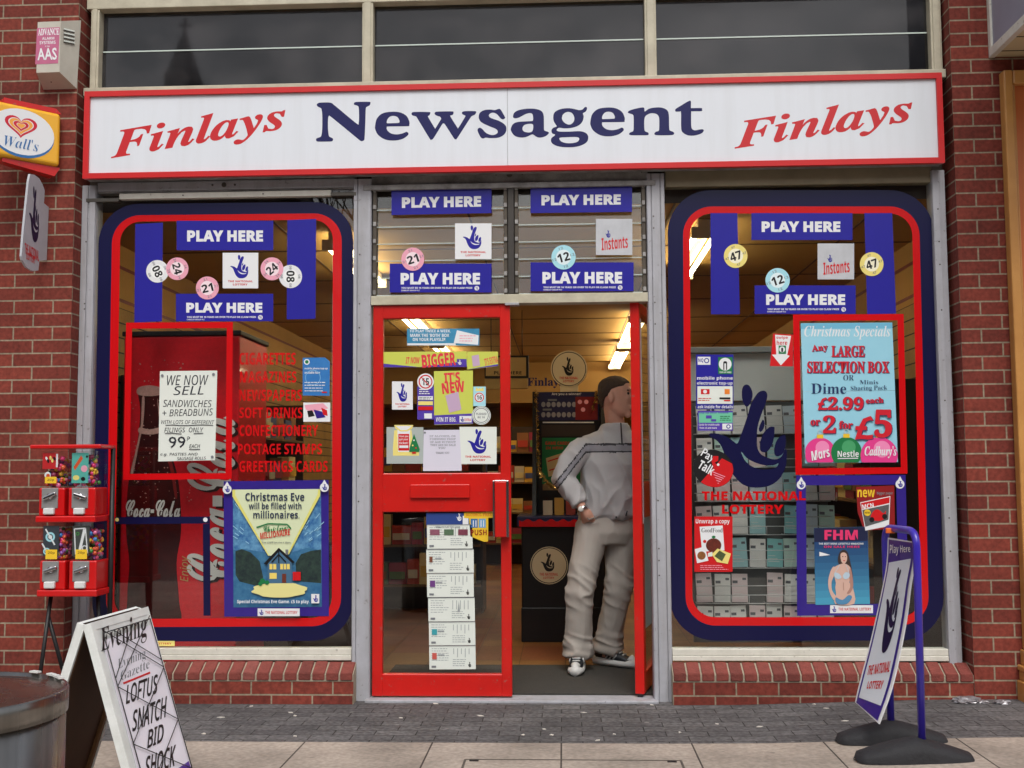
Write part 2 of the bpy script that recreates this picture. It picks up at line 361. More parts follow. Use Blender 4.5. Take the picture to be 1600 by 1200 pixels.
CREAMW = mat('cream_white_paint', (222, 220, 208), .45, chips=((130, 120, 104), .5), noise=.3, nscale=14, dark=(150, 146, 132))
BEIGE = mat('beige_panel', (150, 138, 112), .6, noise=.5, nscale=6)
RED = mat('red_paint', (208, 24, 16), .32, noise=.5, nscale=3.5, dark=(160, 20, 18), chips=((150, 96, 86), .55), coat=.2, bump=.03, bscale=15)
REDS = mat('red_sign_paint', (205, 30, 32), .35, noise=.15, nscale=6)
WHITE = mat('white_plastic', (224, 229, 236), .35, streak=((196, 198, 200), .22), noise=.12, nscale=1.6, dark=(200, 204, 210))
NAVYL = mat('navy_letter', (26, 28, 86), .45, spec=.3)
BLACK = mat('black', (18, 18, 20), .5); DARK = mat('dark_rubber', (34, 34, 38), .75, noise=.5, nscale=14, bump=.3)
BOLT = mat('bolt_metal', (96, 92, 86), .45, .7); CHROME = mat('chrome', (205, 205, 208), .18, 1)
STEEL = mat('brushed_steel', (172, 169, 164), .2, 1, noise=.4, nscale=3, dark=(110, 106, 100), brushed=.2)
GLASS = glassmat('window_glass', (.95, .97, .96), 1.62)
GLASSL = glassmat('louvre_glass', (.95, .98, .96), 1.5, wave=.08)
GLASSU = glassmat('dirty_glass', (.4, .4, .42), 1.5, rough=.03, dirt=.34)
EDGE = mat('glass_edge', (200, 214, 206), .2)  # pale colour stands in for sky caught along the cut glass edges
VNAVY = mat('vinyl_navy', (16, 16, 62), .3, spec=.4); VRED = mat('vinyl_red', (206, 8, 16), .25, coat=.3)
PBLUE = mat('print_blue', (42, 38, 152), .3, spec=.4, noise=.12, nscale=9); PWHITE = mat('print_white', (232, 234, 236), .35, coat=.2)
PINK = mat('print_pink', (238, 168, 188), .3, coat=.2); PYEL = mat('print_cream_yellow', (238, 222, 130), .3, coat=.2); PCYAN = mat('print_pale_cyan', (170, 224, 236), .3, coat=.2)
PBLACK = mat('print_black', (16, 16, 20), .4); PGREY = mat('print_grey', (120, 124, 130), .4); PRED = mat('print_red', (206, 22, 28), .35)
PPURP = mat('print_purple', (52, 34, 136), .3, coat=.3, noise=.2, nscale=20); PGREEN = mat('print_green', (20, 120, 66), .4)
SILVER = mat('print_silver', (204, 207, 212), .3, .1, noise=.4, nscale=7); PAPER = mat('paper', (226, 232, 224), .6, noise=.1, nscale=4)
TAN = mat('interior_tan', (196, 150, 78), .7, noise=.3, nscale=1.5); CEIL = mat('interior_ceiling', (190, 150, 78), .8, noise=.3, nscale=1.2)
DKBR = mat('dark_brown', (58, 42, 30), .6, noise=.4, nscale=8)

# ------------------------------------------------------------------ ground
def sheet(name, x0, x1, y0, y1, dz, m, nx=60, ux=0, uy=0, kind='structure', flat=False):
    b = MB()
    xs = [x0+(x1-x0)*i/nx for i in range(nx+1)]
    for a, c in zip(xs, xs[1:]):
        q = [(a, y0), (c, y0), (c, y1), (a, y1)]
        b.face([(x, y, (0 if flat else zg(x))+dz) for x, y in q], m, uv=[(x-ux, y-uy) for x, y in q])
    return b.build(name, kind=kind, base=(0, 0, 0))
_x0 = atz(675, 1161, -.06).x; PE = atz(800, 1160.5, zg(-.3)).y      # where the dark paving meets the slabs
sheet('dark_paving', -14, 14, PE, .02, .0, PAVER, ux=_x0)
sheet('slab_paving', -14, 14, -6.59, PE, .0, SLABM, ux=_x0, uy=PE)
sheet('road', -300, 300, -300, -6.59, -.22, mat('asphalt', (66, 66, 68), .9, noise=.4, nscale=12, bump=.3), nx=4, flat=True)
sheet('far_ground', -300, 300, .3, 300, -.26, MATS['asphalt'], nx=4, flat=True)
b = MB(); b.box(-14, 14, -6.72, -6.59, -.3, -.06, mat('kerb_stone', (140, 136, 130), .9, noise=.4)); b.build('kerb', kind='structure')
# recessed access cover in the slabs (only its far edge is in view)
b = MB(); P = [atz(727, 1186, zg(0)+.002), atz(1062, 1183.5, zg(0)+.002)]
gm = mat('cover_edge', (104, 98, 90), .6, .4, noise=.5)
for k in range(2):
    x = P[k].x; b.box(x-.005, x+.005, P[0].y-.62, P[0].y, zg(0)-.01, zg(0)+.002, gm)
b.box(P[0].x, P[1].x, P[0].y-.004, P[0].y+.004, zg(0)-.01, zg(0)+.002, gm)
b.box(P[0].x+.02, P[0].x+.06, P[0].y-.03, P[0].y-.012, zg(0)-.01, zg(0)+.0035, BLACK)
b.box(P[1].x-.06, P[1].x-.02, P[0].y-.03, P[0].y-.012, zg(0)-.01, zg(0)+.0035, BLACK)
b.build('access_cover', label='thin metal edged access cover let into the beige slabs before the doorway', cat='access cover')

# ------------------------------------------------------------------ brick piers
XL, XR, PF = -2.766, 2.164, -.1025
def pier(name, xc, sgn, xfar, label):
    b = MB(); z0, z1 = -.12, 4.8; e = .006
    def q(pts, uv): b.face(pts if sgn > 0 else pts[::-1], BRICK, uv=uv if sgn > 0 else uv[::-1])
    u0 = .1125 if sgn > 0 else 0; n = 1
    W = abs(xfar-xc)
    q([(xc, PF, z0), (xfar, PF, z0), (xfar, PF, z1), (xc, PF, z1)], [(e+u0, z0), (W+u0, z0), (W+u0, z1), (e+u0, z1)])
    q([(xc, .24, z0), (xc, PF, z0), (xc, PF, z1), (xc, .24, z1)], [(.342+u0-.225, z0), (u0+.001, z0), (u0+.001, z1), (.342+u0-.225, z1)])
    b.face([(xc, .24, z1), (xc, PF, z1), (xfar, PF, z1), (xfar, .24, z1)], MORT)
    return b.build(name, label=label, cat='brick pier', base=(xc, PF, z0))
pier('brick_pier', XL, -1, XL-6, 'red brick wall pier carrying the alarm box and projecting signs')
pier('brick_pier', XR, 1, XR+6, 'red brick pier between the shop window and the orange timber panel')

# stall risers: a stretcher course under a sloping course of bricks on edge
def riser(x0, x1, label, cut):
    b = MB(); z0 = -.12
    b.face([(x0, -.092, z0), (x1, -.092, z0), (x1, -.092, .062), (x0, -.092, .062)], BRICK, uv=[(x0+cut, z0+.012), (x1+cut, z0+.012), (x1+cut, .074), (x0+cut, .074)])
    b.box(x0, x1, -.0915, .03, z0, .062, MORT)
    b.prism([(x0, -.094, .06), (x0, -.094, .098), (x0, .0, .146), (x0, .03, .146), (x0, .03, .06)], (x1-x0, 0, 0), MORT)
    n = round((x1-x0)/.075); st = (x1-x0)/n; rr = random.Random(3)
    for i in range(n):
        bm = bmesh.new(); a, c = x0+i*st+.005, x0+(i+1)*st-.005; j = rr.uniform(-.002, .002)
        pts = [(-.1+j, .067), (-.1+j, .106), (.0, .154+j), (.0, .067)]
        vs = [bm.verts.new((x, y, z)) for x in (a, c) for y, z in pts]
        for f in ((0, 1, 2, 3), (7, 6, 5, 4), (0, 4, 5, 1), (1, 5, 6, 2), (2, 6, 7, 3), (3, 7, 4, 0)): bm.faces.new([vs[k] for k in f])
        bmesh.ops.bevel(bm, geom=bm.edges[:], offset=.003, segments=2, affect='EDGES')
        b.addbm(bm, rr.choice([BR1, BR2, BR3, BR1]))
    b.build('window_stall_riser', label=label, cat='brick riser')
riser(XL, -1.155, 'low brick riser under the window with the red drinks cooler', .03)
riser(.575, XR, 'low brick riser under the window with the greeting card rack', .1)

# ------------------------------------------------------------------ shopfront frame
fr = empty('shopfront_frame', (-.3, 0, -.06), 'grey weathered aluminium shopfront frame with posts and header rails', 'shopfront')
def post(x0, x1, z1=2.88, steps=()):
    b = MB(); w_ = x1-x0
    b.bbox(x0, x1, .004, .1, -.07, z1, ALU, .003)
    for u0, u1 in steps: b.bbox(x0+w_*u0, x0+w_*u1, -.006, .02, -.068, z1-.002, ALU, .0025)
    r_ = random.Random(int(x0*100))
    for i in range(9):
        zz = r_.uniform(.3, 2.7); b.bbox(x1-w_*.62-.005, x1-w_*.62+.003, -.0075, 0, zz, zz+.008, BOLT, .001)
    return b.build('post', fr)
post(XL+.002, -2.683, 2.86, ((.0, .42), (.55, .97)))
post(-1.185, -1.082, 2.87, ((.03, .22), (.27, .97)))
post(.481, .5835, 2.87, ((.03, .24), (.28, .74), (.78, .98)))
post(2.0685, 2.142, 2.86, ((.02, .55),))
def rail(px0, px1, ya, yb, y0, y1, m, holes=()):
    A, B = at(px0, ya[0], 0), at(px1, ya[1], 0); C, D = at(px0, yb[0], 0), at(px1, yb[1], 0); b = MB()
    zt, zb = (A.z+B.z)/2, (C.z+D.z)/2
    b.bbox((A.x+C.x)/2, (B.x+D.x)/2, y0, y1, zb, zt, m, .003)
    for h, r_ in holes:
        x = at(h, (ya[0]+yb[0])/2, 0).x; b.lathe([(r_, -.003), (r_, .003), (r_*.6, .004), (0.0005, .004)], BOLT, 12, Matrix.Translation((x, y0, (zt+zb)/2)) @ Matrix.Rotation(R(90), 4, 'X'))
    return b.build('header_rail', fr)
rail(151, 553, (276, 264), (303, 292), .02, .09, ALUD)
rail(151, 553, (286, 276), (300, 290), .012, .05, ALU, ((331, .006), (349, .014), (366, .006)))
rail(186, 517, (304, 295), (313, 304), .0, .04, CREAMW, ((286, .004), (411, .004)))
rail(135, 186, (311, 309), (317, 315), -.008, .03, BOLT)
rail(517, 557, (301, 300), (307, 306), -.008, .03, BOLT)
rail(580, 1012, (262, 256), (287, 282), .012, .09, ALUD, ((775, .005), (796, .017), (816, .005), (600, .004), (1003, .004)))
rail(568, 1024, (289, 283), (297, 291), -.012, .03, ALUD)
rail(1040, 1458, (262, 258), (290, 284), .02, .09, BEIGE)
b = MB(); b.bbox(-1.082, .481, -.004, .09, 2.139, 2.191, CREAM, .003); p = at(800, 472, 0); b.bbox(p.x-.04, p.x+.04, -.012, .05, 2.128, 2.142, ALU, .002); b.build('transom_bar', fr)
b = MB(); b.bbox(-1.1, .5, -.055, .1, -.064, -.047, ALU, .004); b.build('threshold', fr)
for x0, x1 in ((-2.683, -1.185), (.5835, 2.0685)):
    b = MB(); b.bbox(x0, x1, .0, .08, .186, .222, CREAMW, .003); b.bbox(x0, x1, -.004, .08, .158, .185, CREAMW, .003); b.build('sill_bar', fr)

# shop windows: pane plus the painted borders
def window(label, x0, x1, z0, z1, q, rr):
    e = empty('shop_window', ((x0+x1)/2, .03, z0), label, 'shop window')
    b = MB(); b.box(x0, x1, .03, .036, z0, z1, GLASS); b.build('pane', e)
    for nm, m, o, i_, ro, ri in (('navy_border', VNAVY, 0, 1, rr[0], rr[1]), ('red_border', VRED, 1, 2, rr[1], rr[2])):
        A = Art(.029); A.q = q[0]
        W, H = 400., 690.
        def rl(k):
            dx, dy = q[1][k]; r_ = rr[k]
            return [(x/W, y/H) for x, y in rrect(dx[0], dy[0], W-dx[1], H-dy[1], r_)]
        A.shape([rl(o), rl(i_)], m); A.build(nm, e)
window('large shop window showing the red drinks cooler behind a navy and red border', -2.683, -1.185, .222, 2.83,
       ([(155, 319), (552, 315), (551, 1001), (143, 1003)], [((0, 0), (0, 0)), ((21, 18), (18, 23)), ((34, 32), (28, 36))]), (62, 44, 32))
window('large shop window showing the greeting card rack behind a navy and red border', .5835, 2.0685, .222, 2.81,
       ([(1043, 297), (1458, 297), (1476, 1001), (1047, 1001)], [((0, 0), (0, 0)), ((23, 22), (25, 23)), ((33, 33), (36, 36))]), (66, 44, 33))

# clerestory above the fascia
e = empty('clerestory_window', (-.3, .02, 3.40), 'row of three dark dirty panes in a cream frame above the shop sign', 'clerestory window')
zT, zB = 3.905, 3.428
xs = [(at(157, 80, .02).x, at(567, 60, .02).x), (at(584, 60, .02).x, at(1007, 60, .02).x), (at(1025, 60, .02).x, at(1452, 60, .02).x)]
b = MB(); b.bbox(XL+.004, XR-.004, -.01, .1, zT, zT+.085, CREAM, .004); b.bbox(XL+.004, XR-.004, .03, .1, zT+.09, zT+.5, BEIGE, .004); b.build('head_frame', e)
b = MB(); b.bbox(XL+.004, XR-.004, -.03, .1, zB-.05, zB, CREAM, .004); b.build('sill', e)
for x0, x1 in ((XL+.03, xs[0][0]), (xs[0][1], xs[1][0]), (xs[1][1], xs[2][0]), (xs[2][1], XR-.012)):
    b = MB(); b.bbox(x0, x1, -.006, .1, zB+.0005, zT-.0005, CREAM, .004); b.bbox(x0+.012, x1-.012, -.014, 0, zB+.001, zT-.001, CREAM, .003); b.build('mullion', e)
for x0, x1 in xs:
    b = MB(); zz = 3.668
    b.box(x0, x1, .05, .056, zB, zz, GLASSU); b.box(x0, x1, .058, .064, zz-.006, zT, GLASSU); p_ = b.build('pane', e)
    b = MB(); b.box(x0+.004, x1-.004, .046, .0495, zz-.004, zz+.003, EDGE); b.build('glass_edge', p_)
b = MB(); b.box(-4.2, 3.6, 1.2, 1.22, 3.2, 4.6, BLACK); b.build('loft_dark_backdrop', kind='structure')  # black sheet: the unlit room's darkness is put into its colour

# transom louvres
def louvre(x0, x1, label, px):
    e = empty('louvre_window', ((x0+x1)/2, .03, 2.191), label, 'louvre window')
    lm = mat('louvre_channel', (92, 84, 74), .5, .4, noise=.6)
    for a, c in ((x0, x0+.022), (x1-.022, x1)):
        b = MB(); b.bbox(a, c, .012, .08, 2.191, 2.81, lm, .003)
        for k in range(7): b.bbox(a+.002, c-.002, .004, .03, 2.2+k*.0985, 2.225+k*.0985, ALUD, .003)
        b.build('side_channel', e)
    for k in range(6):
        z = 2.196+k*.0985; M = Matrix.Translation((0, .036, z+.055)) @ Matrix.Rotation(R(-9), 4, 'X')
        b = MB(); b.box(x0+.018, x1-.018, -.0025, .0025, -.053, .056, GLASSL, M); g = b.build('blade', e)
        b = MB(); b.box(x0+.02, x1-.02, -.003, .003, -.056, -.0532, EDGE, M); b.build('blade_edge', g)
louvre(-1.076, at(793, 400, 0).x, 'louvred glass light above the closed red door', 0)
louvre(at(804, 400, 0).x, .476, 'louvred glass light above the open doorway', 0)
b = MB(); b.bbox(at(793.5, 400, 0).x, at(803.5, 400, 0).x, .0, .08, 2.192, 2.83, mat('louvre_post', (70, 66, 62), .5, .3, noise=.5), .004); b.build('louvre_mullion', fr)

# ------------------------------------------------------------------ fascia sign
e = empty('fascia_sign', (-.3, -.1, 2.87), 'long white shop fascia sign with red frame and navy and red lettering', 'shop sign')
sx0, sx1, sz0, sz1 = -2.723, 2.112, 2.873, 3.382; fw = .031
b = MB(); b.box(sx0+.004, sx1-.004, -.075, .0, sz0+.006, sz1-.004, ALUD); b.build('sign_box', e)
b = MB()
def mitre(a0, a1, a2, a3):
    b.prism([a0, a1, a2, a3], (0, .03, 0), REDS)
o = [(sx0, -.1, sz0), (sx1, -.1, sz0), (sx1, -.1, sz1), (sx0, -.1, sz1)]; i_ = [(sx0+fw, -.1, sz0+fw), (sx1-fw, -.1, sz0+fw), (sx1-fw, -.1, sz1-fw), (sx0+fw, -.1, sz1-fw)]
for k in range(4): mitre(o[k], o[(k+1) % 4], i_[(k+1) % 4], i_[k])
b.build('frame', e, bevel=.004)
xm = at(793, 200, -.085).x
for x0, x1 in ((sx0+fw, xm-.001), (xm+.001, sx1-fw)):
    b = MB(); b.box(x0, x1, -.085, -.076, sz0+fw, sz1-fw, WHITE); b.build('panel', e)
NG = {'N': [[(75,118),(85,106),(110,101),(180,102),(210,120),(300,195),(390,268),(402,262),(405,200),(402,140),(392,126),(368,118),(366,105),(380,97),(430,95),(488,96),(494,106),(488,122),(468,134),(458,150),(454,260),(448,380),(440,398),(425,402),(408,394),(330,330),(185,212),(170,208),(164,220),(162,290),(168,355),(178,370),(198,380),(202,392),(192,404),(150,406),(85,406),(70,398),(72,382),(92,374),(108,364),(116,320),(118,220),(112,155),(102,142),(82,132)]],
 'e': [[(530,285),(545,225),(590,185),(660,173),(725,178),(775,205),(798,250),(797,278),(785,286),(640,288),(622,292),(626,318),(655,342),(700,350),(745,342),(775,330),(790,340),(785,358),(745,385),(680,398),(610,390),(555,355),(533,315)], [(622,260),(626,235),(645,212),(675,205),(705,215),(720,240),(720,255),(710,260),(640,263)]],
 'w': [[(815,192),(820,178),(850,174),(950,175),(962,182),(955,200),(945,206),(948,220),(995,298),(1003,300),(1040,240),(1046,228),(1038,212),(1015,205),(996,192),(1000,176),(1030,171),(1130,170),(1143,178),(1138,196),(1120,202),(1120,212),(1172,295),(1182,297),(1232,215),(1232,202),(1212,192),(1210,176),(1235,168),(1310,168),(1320,178),(1310,195),(1285,208),(1265,235),(1175,375),(1158,387),(1145,378),(1080,278),(1064,265),(1050,278),(990,375),(970,391),(955,380),(870,240),(850,210),(825,203)]],
 's': [[(1340,210),(1350,180),(1385,160),(1430,156),(1465,160),(1490,152),(1510,155),(1540,205),(1546,222),(1530,232),(1512,225),(1480,190),(1450,180),(1425,190),(1420,208),(1440,224),(1500,245),(1545,275),(1557,310),(1540,350),(1495,375),(1430,379),(1395,375),(1375,382),(1355,372),(1332,325),(1335,305),(1350,298),(1368,308),(1400,340),(1445,355),(1480,345),(1488,325),(1470,305),(1420,285),(1365,258),(1345,235)]],
 'a': [[(58,205),(70,178),(110,158),(180,148),(240,152),(280,168),(298,205),(300,300),(305,320),(335,332),(335,345),(310,365),(270,375),(240,368),(218,352),(200,352),(160,370),(115,374),(70,360),(44,325),(42,300),(60,268),(100,252),(200,246),(214,238),(214,210),(208,190),(190,183),(160,190),(130,205),(100,220),(75,224),(60,218)], [(132,300),(145,278),(175,268),(205,268),(215,278),(214,310),(205,328),(180,335),(150,330),(135,318)]],
 'g': [[(372,210),(385,175),(430,152),(490,145),(540,152),(575,160),(600,155),(618,138),(632,136),(636,152),(625,172),(604,186),(610,210),(600,250),(570,280),(520,298),(460,303),(420,298),(402,308),(400,320),(425,328),(500,328),(580,325),(625,338),(645,365),(638,405),(600,432),(540,448),(460,450),(400,440),(362,418),(354,390),(365,372),(382,360),(385,350),(365,342),(358,320),(370,300),(395,290),(398,282),(378,250)], [(440,220),(448,195),(470,178),(495,174),(520,185),(536,215),(534,245),(515,268),(490,273),(462,260),(445,240)], [(420,385),(428,375),(470,372),(540,370),(570,375),(575,390),(560,408),(520,418),(470,417),(435,405)]],
 'n': [[(955,180),(965,165),(1010,150),(1060,140),(1082,142),(1085,165),(1090,170),(1120,150),(1165,140),(1215,140),(1258,158),(1275,195),(1278,290),(1283,318),(1305,328),(1317,340),(1305,354),(1240,357),(1175,355),(1162,345),(1172,330),(1195,322),(1200,300),(1200,230),(1190,200),(1165,186),(1130,186),(1095,205),(1084,235),(1084,300),(1090,325),(1112,335),(1118,348),(1105,356),(1040,357),(978,356),(965,346),(975,334),(995,325),(1000,300),(1000,215),(993,195),(975,188)]],
 't': [[(1325,165),(1330,150),(1370,125),(1425,92),(1447,90),(1448,140),(1455,144),(1528,144),(1534,152),(1530,168),(1455,170),(1450,180),(1450,280),(1458,308),(1480,318),(1515,312),(1540,310),(1548,322),(1530,342),(1480,358),(1430,358),(1390,340),(1372,305),(1370,180),(1360,172),(1332,172)]]}
A = Art(-.0855)
for ch, ox, oy in (('N', 480, 140), ('e', 480, 140), ('w', 480, 140), ('s', 480, 140), ('a', 790, 140), ('g', 790, 140), ('e', 790+132/5, 140-33/5), ('n', 790, 140), ('t', 790, 140)):
    A.off = 0; A.shape([[(ox+x/5, oy+y/5) for x, y in crom(lp, 4)] for lp in NG[ch]], NAVYL)
A.build('lettering', e)
RLET = mat('red_letter', (198, 26, 34), .4)
for x0, y0, x1, y1, ri in ((173.5, 189, 446, 251, 47), (1148, 170, 1425.5, 236, 44)):
    A = Art(-.0855); vs, fs = textmesh('Finlays', 'rbi', .008)
    A.grid([A.xy((x0+(x1-x0)*u, y1+9-v*56-ri*u)) for u, v in vs], fs, RLET); A.build('lettering', e)

# ------------------------------------------------------------------ doors
def door_leaf(root, x0, x1, z0, z1, zm0, zm1, st, tr, br, y0=.012, y1=.058):
    b = MB()
    B_ = .006
    b.bbox(x0, x0+st, y0, y1, z0, z1, RED, B_); b.bbox(x1-st, x1, y0, y1, z0, z1, RED, B_)
    b.bbox(x0+st-.003, x1-st+.003, y0+.001, y1-.001, z1-tr, z1-.0005, RED, B_); b.bbox(x0+st-.003, x1-st+.003, y0+.001, y1-.001, z0+.0005, z0+br, RED, B_); b.bbox(x0+st-.003, x1-st+.003, y0+.001, y1-.001, zm0, zm1, RED, B_)
    b.build('frame', root)
    for a, c in ((z0+br, zm0), (zm1, z1-tr)):
        g = MB(); g.box(x0+st, x1-st, .032, .038, a, c, GLASS); g.build('pane', root)
pa, pb = at(582, 475, .012), at(799, 1088, .012)
e = empty('shop_door', ((pa.x+pb.x)/2, .03, -.04), 'closed red glazed shop door covered in small posters', 'door')
Z = lambda py, px=690: at(px, py, .012).z
door_leaf(e, at(582, 780, .012).x, at(798.5, 780, .012).x, -.04, Z(475.5), Z(800), Z(739), .058, Z(475.5)-Z(497), Z(1053)-(-.04))
b = MB(); c0, c1 = at(641, 757, 0), at(734, 778, 0); b.bbox(c0.x, c1.x, -.004, .02, c1.z, c0.z, RED, .004); b.build('letter_flap', e)
h = empty('handle', (0, 0, 0)); h.parent = e; h.location = (at(783, 795, 0).x-e.location.x, 0, .9)
c0, c1 = at(771, 751, -.03), at(795, 839, -.03)
b = MB(); b.bbox(c0.x+.008, c1.x-.012, -.052, -.006, c1.z, c0.z-.004, RED, .004); b.build('grip', h)
b = MB(); b.bbox(c0.x-.003, c0.x+.006, -.053, .012, c1.z, c0.z, CHROME, .002); b.bbox(c1.x-.012, c1.x+.002, -.053, .012, c1.z, c0.z, CHROME, .002); b.bbox(c0.x+.0065, c1.x-.0105, -.05, .0, c0.z-.003, c0.z+.002, CHROME, .0015); b.build('side_plate', h)

# right-hand leaf, swung inwards past a right angle
e = empty('shop_door', (at(995, 700, .06).x, .06, -.04), 'open red shop door seen edge on beside the man', 'door')
lw = .74; zt = Z(472)
def leafbox(b, u0, u1, z0, z1, m, t0=-.026, t1=.026, bev=.005): b.bbox(u0, u1, t0, t1, z0, z1, m, bev)
parts = []
b = MB(); leafbox(b, -.02, .055, -.03, zt, RED); leafbox(b, lw-.06, lw, -.03, zt, RED); leafbox(b, .052, lw-.057, zt-.06, zt-.001, RED, -.025, .025); leafbox(b, .052, lw-.057, -.029, .08, RED, -.025, .025); leafbox(b, .052, lw-.057, .93, 1.13, RED, -.025, .025); parts.append(('frame', b))
for a, c in ((.08, .93), (1.13, zt-.06)):
    b = MB(); b.box(.055, lw-.06, -.003, .003, a, c, GLASS); parts.append(('pane', b))
b = MB(); b.box(-.016, .016, -.014, .014, -.047, -.029, BLACK); parts.append(('pivot', b))
b = MB(); b.box(.02, .045, -.0285, -.0262, .9, zt-.1, ALU); parts.append(('edge_strip', b))
LM = Matrix.Rotation(R(77), 4, 'Z')
for nm, b in parts:
    b.v = [LM @ v+Vector(e.location)-Vector((0, 0, e.location.z)) for v in b.v]; b.build(nm, e)
DOORM = Matrix.Translation((e.location.x, e.location.y, 0)) @ LM
b = MB()
b.box(.1, .62, -.0065, -.005, .3, .93, mat('poster_pale_blue', (176, 208, 214), .4), DOORM); b.build('door_poster', label='pale blue poster on the glass of the open inward door', cat='poster')

# ------------------------------------------------------------------ interior shell
FL = -.05
tile = brickmat('floor_tile', (150, 112, 58), (138, 76, 48), (96, 70, 40), .3, .3, .003, offset=0, rough=.45, bumpd=.001, noise=.25, spec=.4)
b = MB(); b.face([(-3, .05, FL), (2.4, .05, FL), (2.4, 10.6, FL), (-3, 10.6, FL)], tile, uv=[(-3, 0), (2.4, 0), (2.4, 10.5), (-3, 10.5)]); b.build('shop_floor', kind='structure')
slat = brickmat('slat_panel', (178, 140, 78), (178, 140, 78), (40, 30, 20), 50, .1, .005, offset=0, rough=.6, noise=.12)
RSTR = mat('red_stripe', (120, 28, 20), .5)
for nm, x, sg in (('shop_wall_left', -2.95, 1), ('shop_wall_right', 2.35, -1)):
    b = MB(); f = [(x, .1, 2.3), (x, 10.6, 2.3), (x, 10.6, 2.72), (x, .1, 2.72)]; b.face(f, TAN)
    f = [(x, .1, FL), (x, 10.6, FL), (x, 10.6, 2.3), (x, .1, 2.3)]; b.face(f, slat, uv=[(p[1], p[2]) for p in f])
    for z in (2.34, 2.56): b.box(x-.004, x+.004, .1, 10.6, z, z+.022, RSTR)
    b.build(nm, kind='structure', base=(x, .1, FL))
b = MB()
b.face([(-2.95, .1, 2.72), (2.35, .1, 2.72), (2.35, 10.6, 2.72), (-2.95, 10.6, 2.72)], CEIL)
for k in range(1, 9): b.box(-2.95, 2.35, .1+k*1.2-.006, .1+k*1.2+.006, 2.714, 2.7195, mat('ceiling_joint', (96, 70, 34), .7))
for x in (-1.75, -.55, .65, 1.85): b.box(x-.006, x+.006, .1, 10.6, 2.7145, 2.719, MATS['ceiling_joint'])
b.build('shop_ceiling', kind='structure')
b = MB(); b.box(-2.95, 2.35, 10.6, 10.7, FL, 2.72, TAN); b.build('shop_wall_back', kind='structure')
b = MB(); b.box(-3.4, 2.9, .1, .16, 2.721, 3.4, DKBR); b.build('sky_blocking_beam', kind='structure')  # made tall to block the sky showing through above the ceiling
b = MB(); b.box(-1.09, .49, .1, 1.02, FL, FL+.012, mat('door_mat', (62, 60, 56), .95, noise=.4, nscale=40, bump=.5, bscale=200)); b.build('door_mat', label='dark grey mat just inside the shop doorway', cat='door mat')
TUBE = emis('lit_tube', (255, 236, 196), 14)
CASE = mat('fitting_white', (214, 200, 170), .5)
for lab, x, y0 in (('twin fluorescent tubes glowing by the top of the card rack window', .88, .5), ('twin fluorescent tubes lit above the open doorway', .72, 4.4), ('twin fluorescent tubes far back above the shop counter', .72, 7.0),
                   ('twin fluorescent tubes lit behind the drinks cooler window', -1.43, .7), ('twin fluorescent tubes seen through the top of the closed door', -1.43, 3.4), ('twin fluorescent tubes seen through the closed door, farther of its pair', -1.43, 6.4)):
    LT = 1.5 if abs(y0-.6) < .2 else 2.3
    t = empty('ceiling_light', (x, y0+LT/2, 2.6), lab, 'ceiling light', 'lit ceiling tubes')
    b = MB(); b.bbox(x-.05, x+.05, y0, y0+LT, 2.665, 2.716, CASE, .006)
    for yy in (y0+.01, y0+LT-.01): b.bbox(x-.09, x+.09, yy-.012, yy+.012, 2.6, 2.67, CASE, .005)
    b.build('casing', t)
    for dx in (-.06, .06): b = MB(); b.tube([(x+dx, y0+.03, 2.63), (x+dx, y0+LT-.03, 2.63)], .016, TUBE, 10); b.build('tube', t)

# ------------------------------------------------------------------ the far side of the street (seen only in the glass)
fb = mat('far_brick', (92, 70, 62), .9, noise=.5, nscale=.6); fr2 = mat('far_roof', (58, 58, 62), .9)
for lab, x0, x1, h, dp in (('added dark brick terrace across the street, wide', -34, -7.6, 8.8, 9), ('added low block across the street facing the doorway', -4.9, 9, 8.6, 9), ('added dark brick block across the street, flat roofed', 9.3, 36, 9.4, 9)):  # blocks added out of view, sized and gapped to darken reflections in the glass
    t = empty('added_street_building', ((x0+x1)/2, -21, -.2), lab, 'building')
    b = MB(); b.box(x0, x1, -21-dp, -21, -.2, h, fb); b.build('wall', t)
    b = MB(); b.box(x0-.3, x1+.3, -21.2-dp, -20.7, h, h+.35, fr2); b.build('roof', t)
    k = 0
    for zz in (1.2, 4.4, 7.6, 10.4):
        if zz+1.8 > h: break
        for i in range(int((x1-x0)/3.2)):
            b = MB(); xx = x0+1.2+i*3.2; b.box(xx, xx+1.4, -21.02, -20.98, zz, zz+1.7, mat('far_window', (30, 34, 40), .2)); b.build('window', t)
t = empty('church_tower', (-16.5, -40, -.2), 'dark stone church with a spire across the street', 'church')
b = MB(); b.box(-24, -15.2, -48, -40, -.2, 17.6, fb); b.build('nave', t)
b = MB(); b.prism([(-24.5, -39.9, 17.6), (-20.5, -39.9, 17.6), (-23.6, -39.9, 21.5)], (0, -7, 0), fr2); b.build('gable', t)
b = MB(); b.box(-17.2, -15.9, -41.6, -40.3, 17, 18.6, fb); b.lathe([(.85, 18.6), (.1, 20.6), (.01, 20.7)], fr2, 4, Matrix.Translation((-16.55, -41, 0)) @ Matrix.Rotation(R(45), 4, 'Z'), sm=False); b.box(-16.6, -16.5, -41.05, -40.95, 20.5, 21.3, fr2); b.box(-16.85, -16.25, -41.05, -40.95, 20.9, 21.0, fr2); b.build('spire', t)
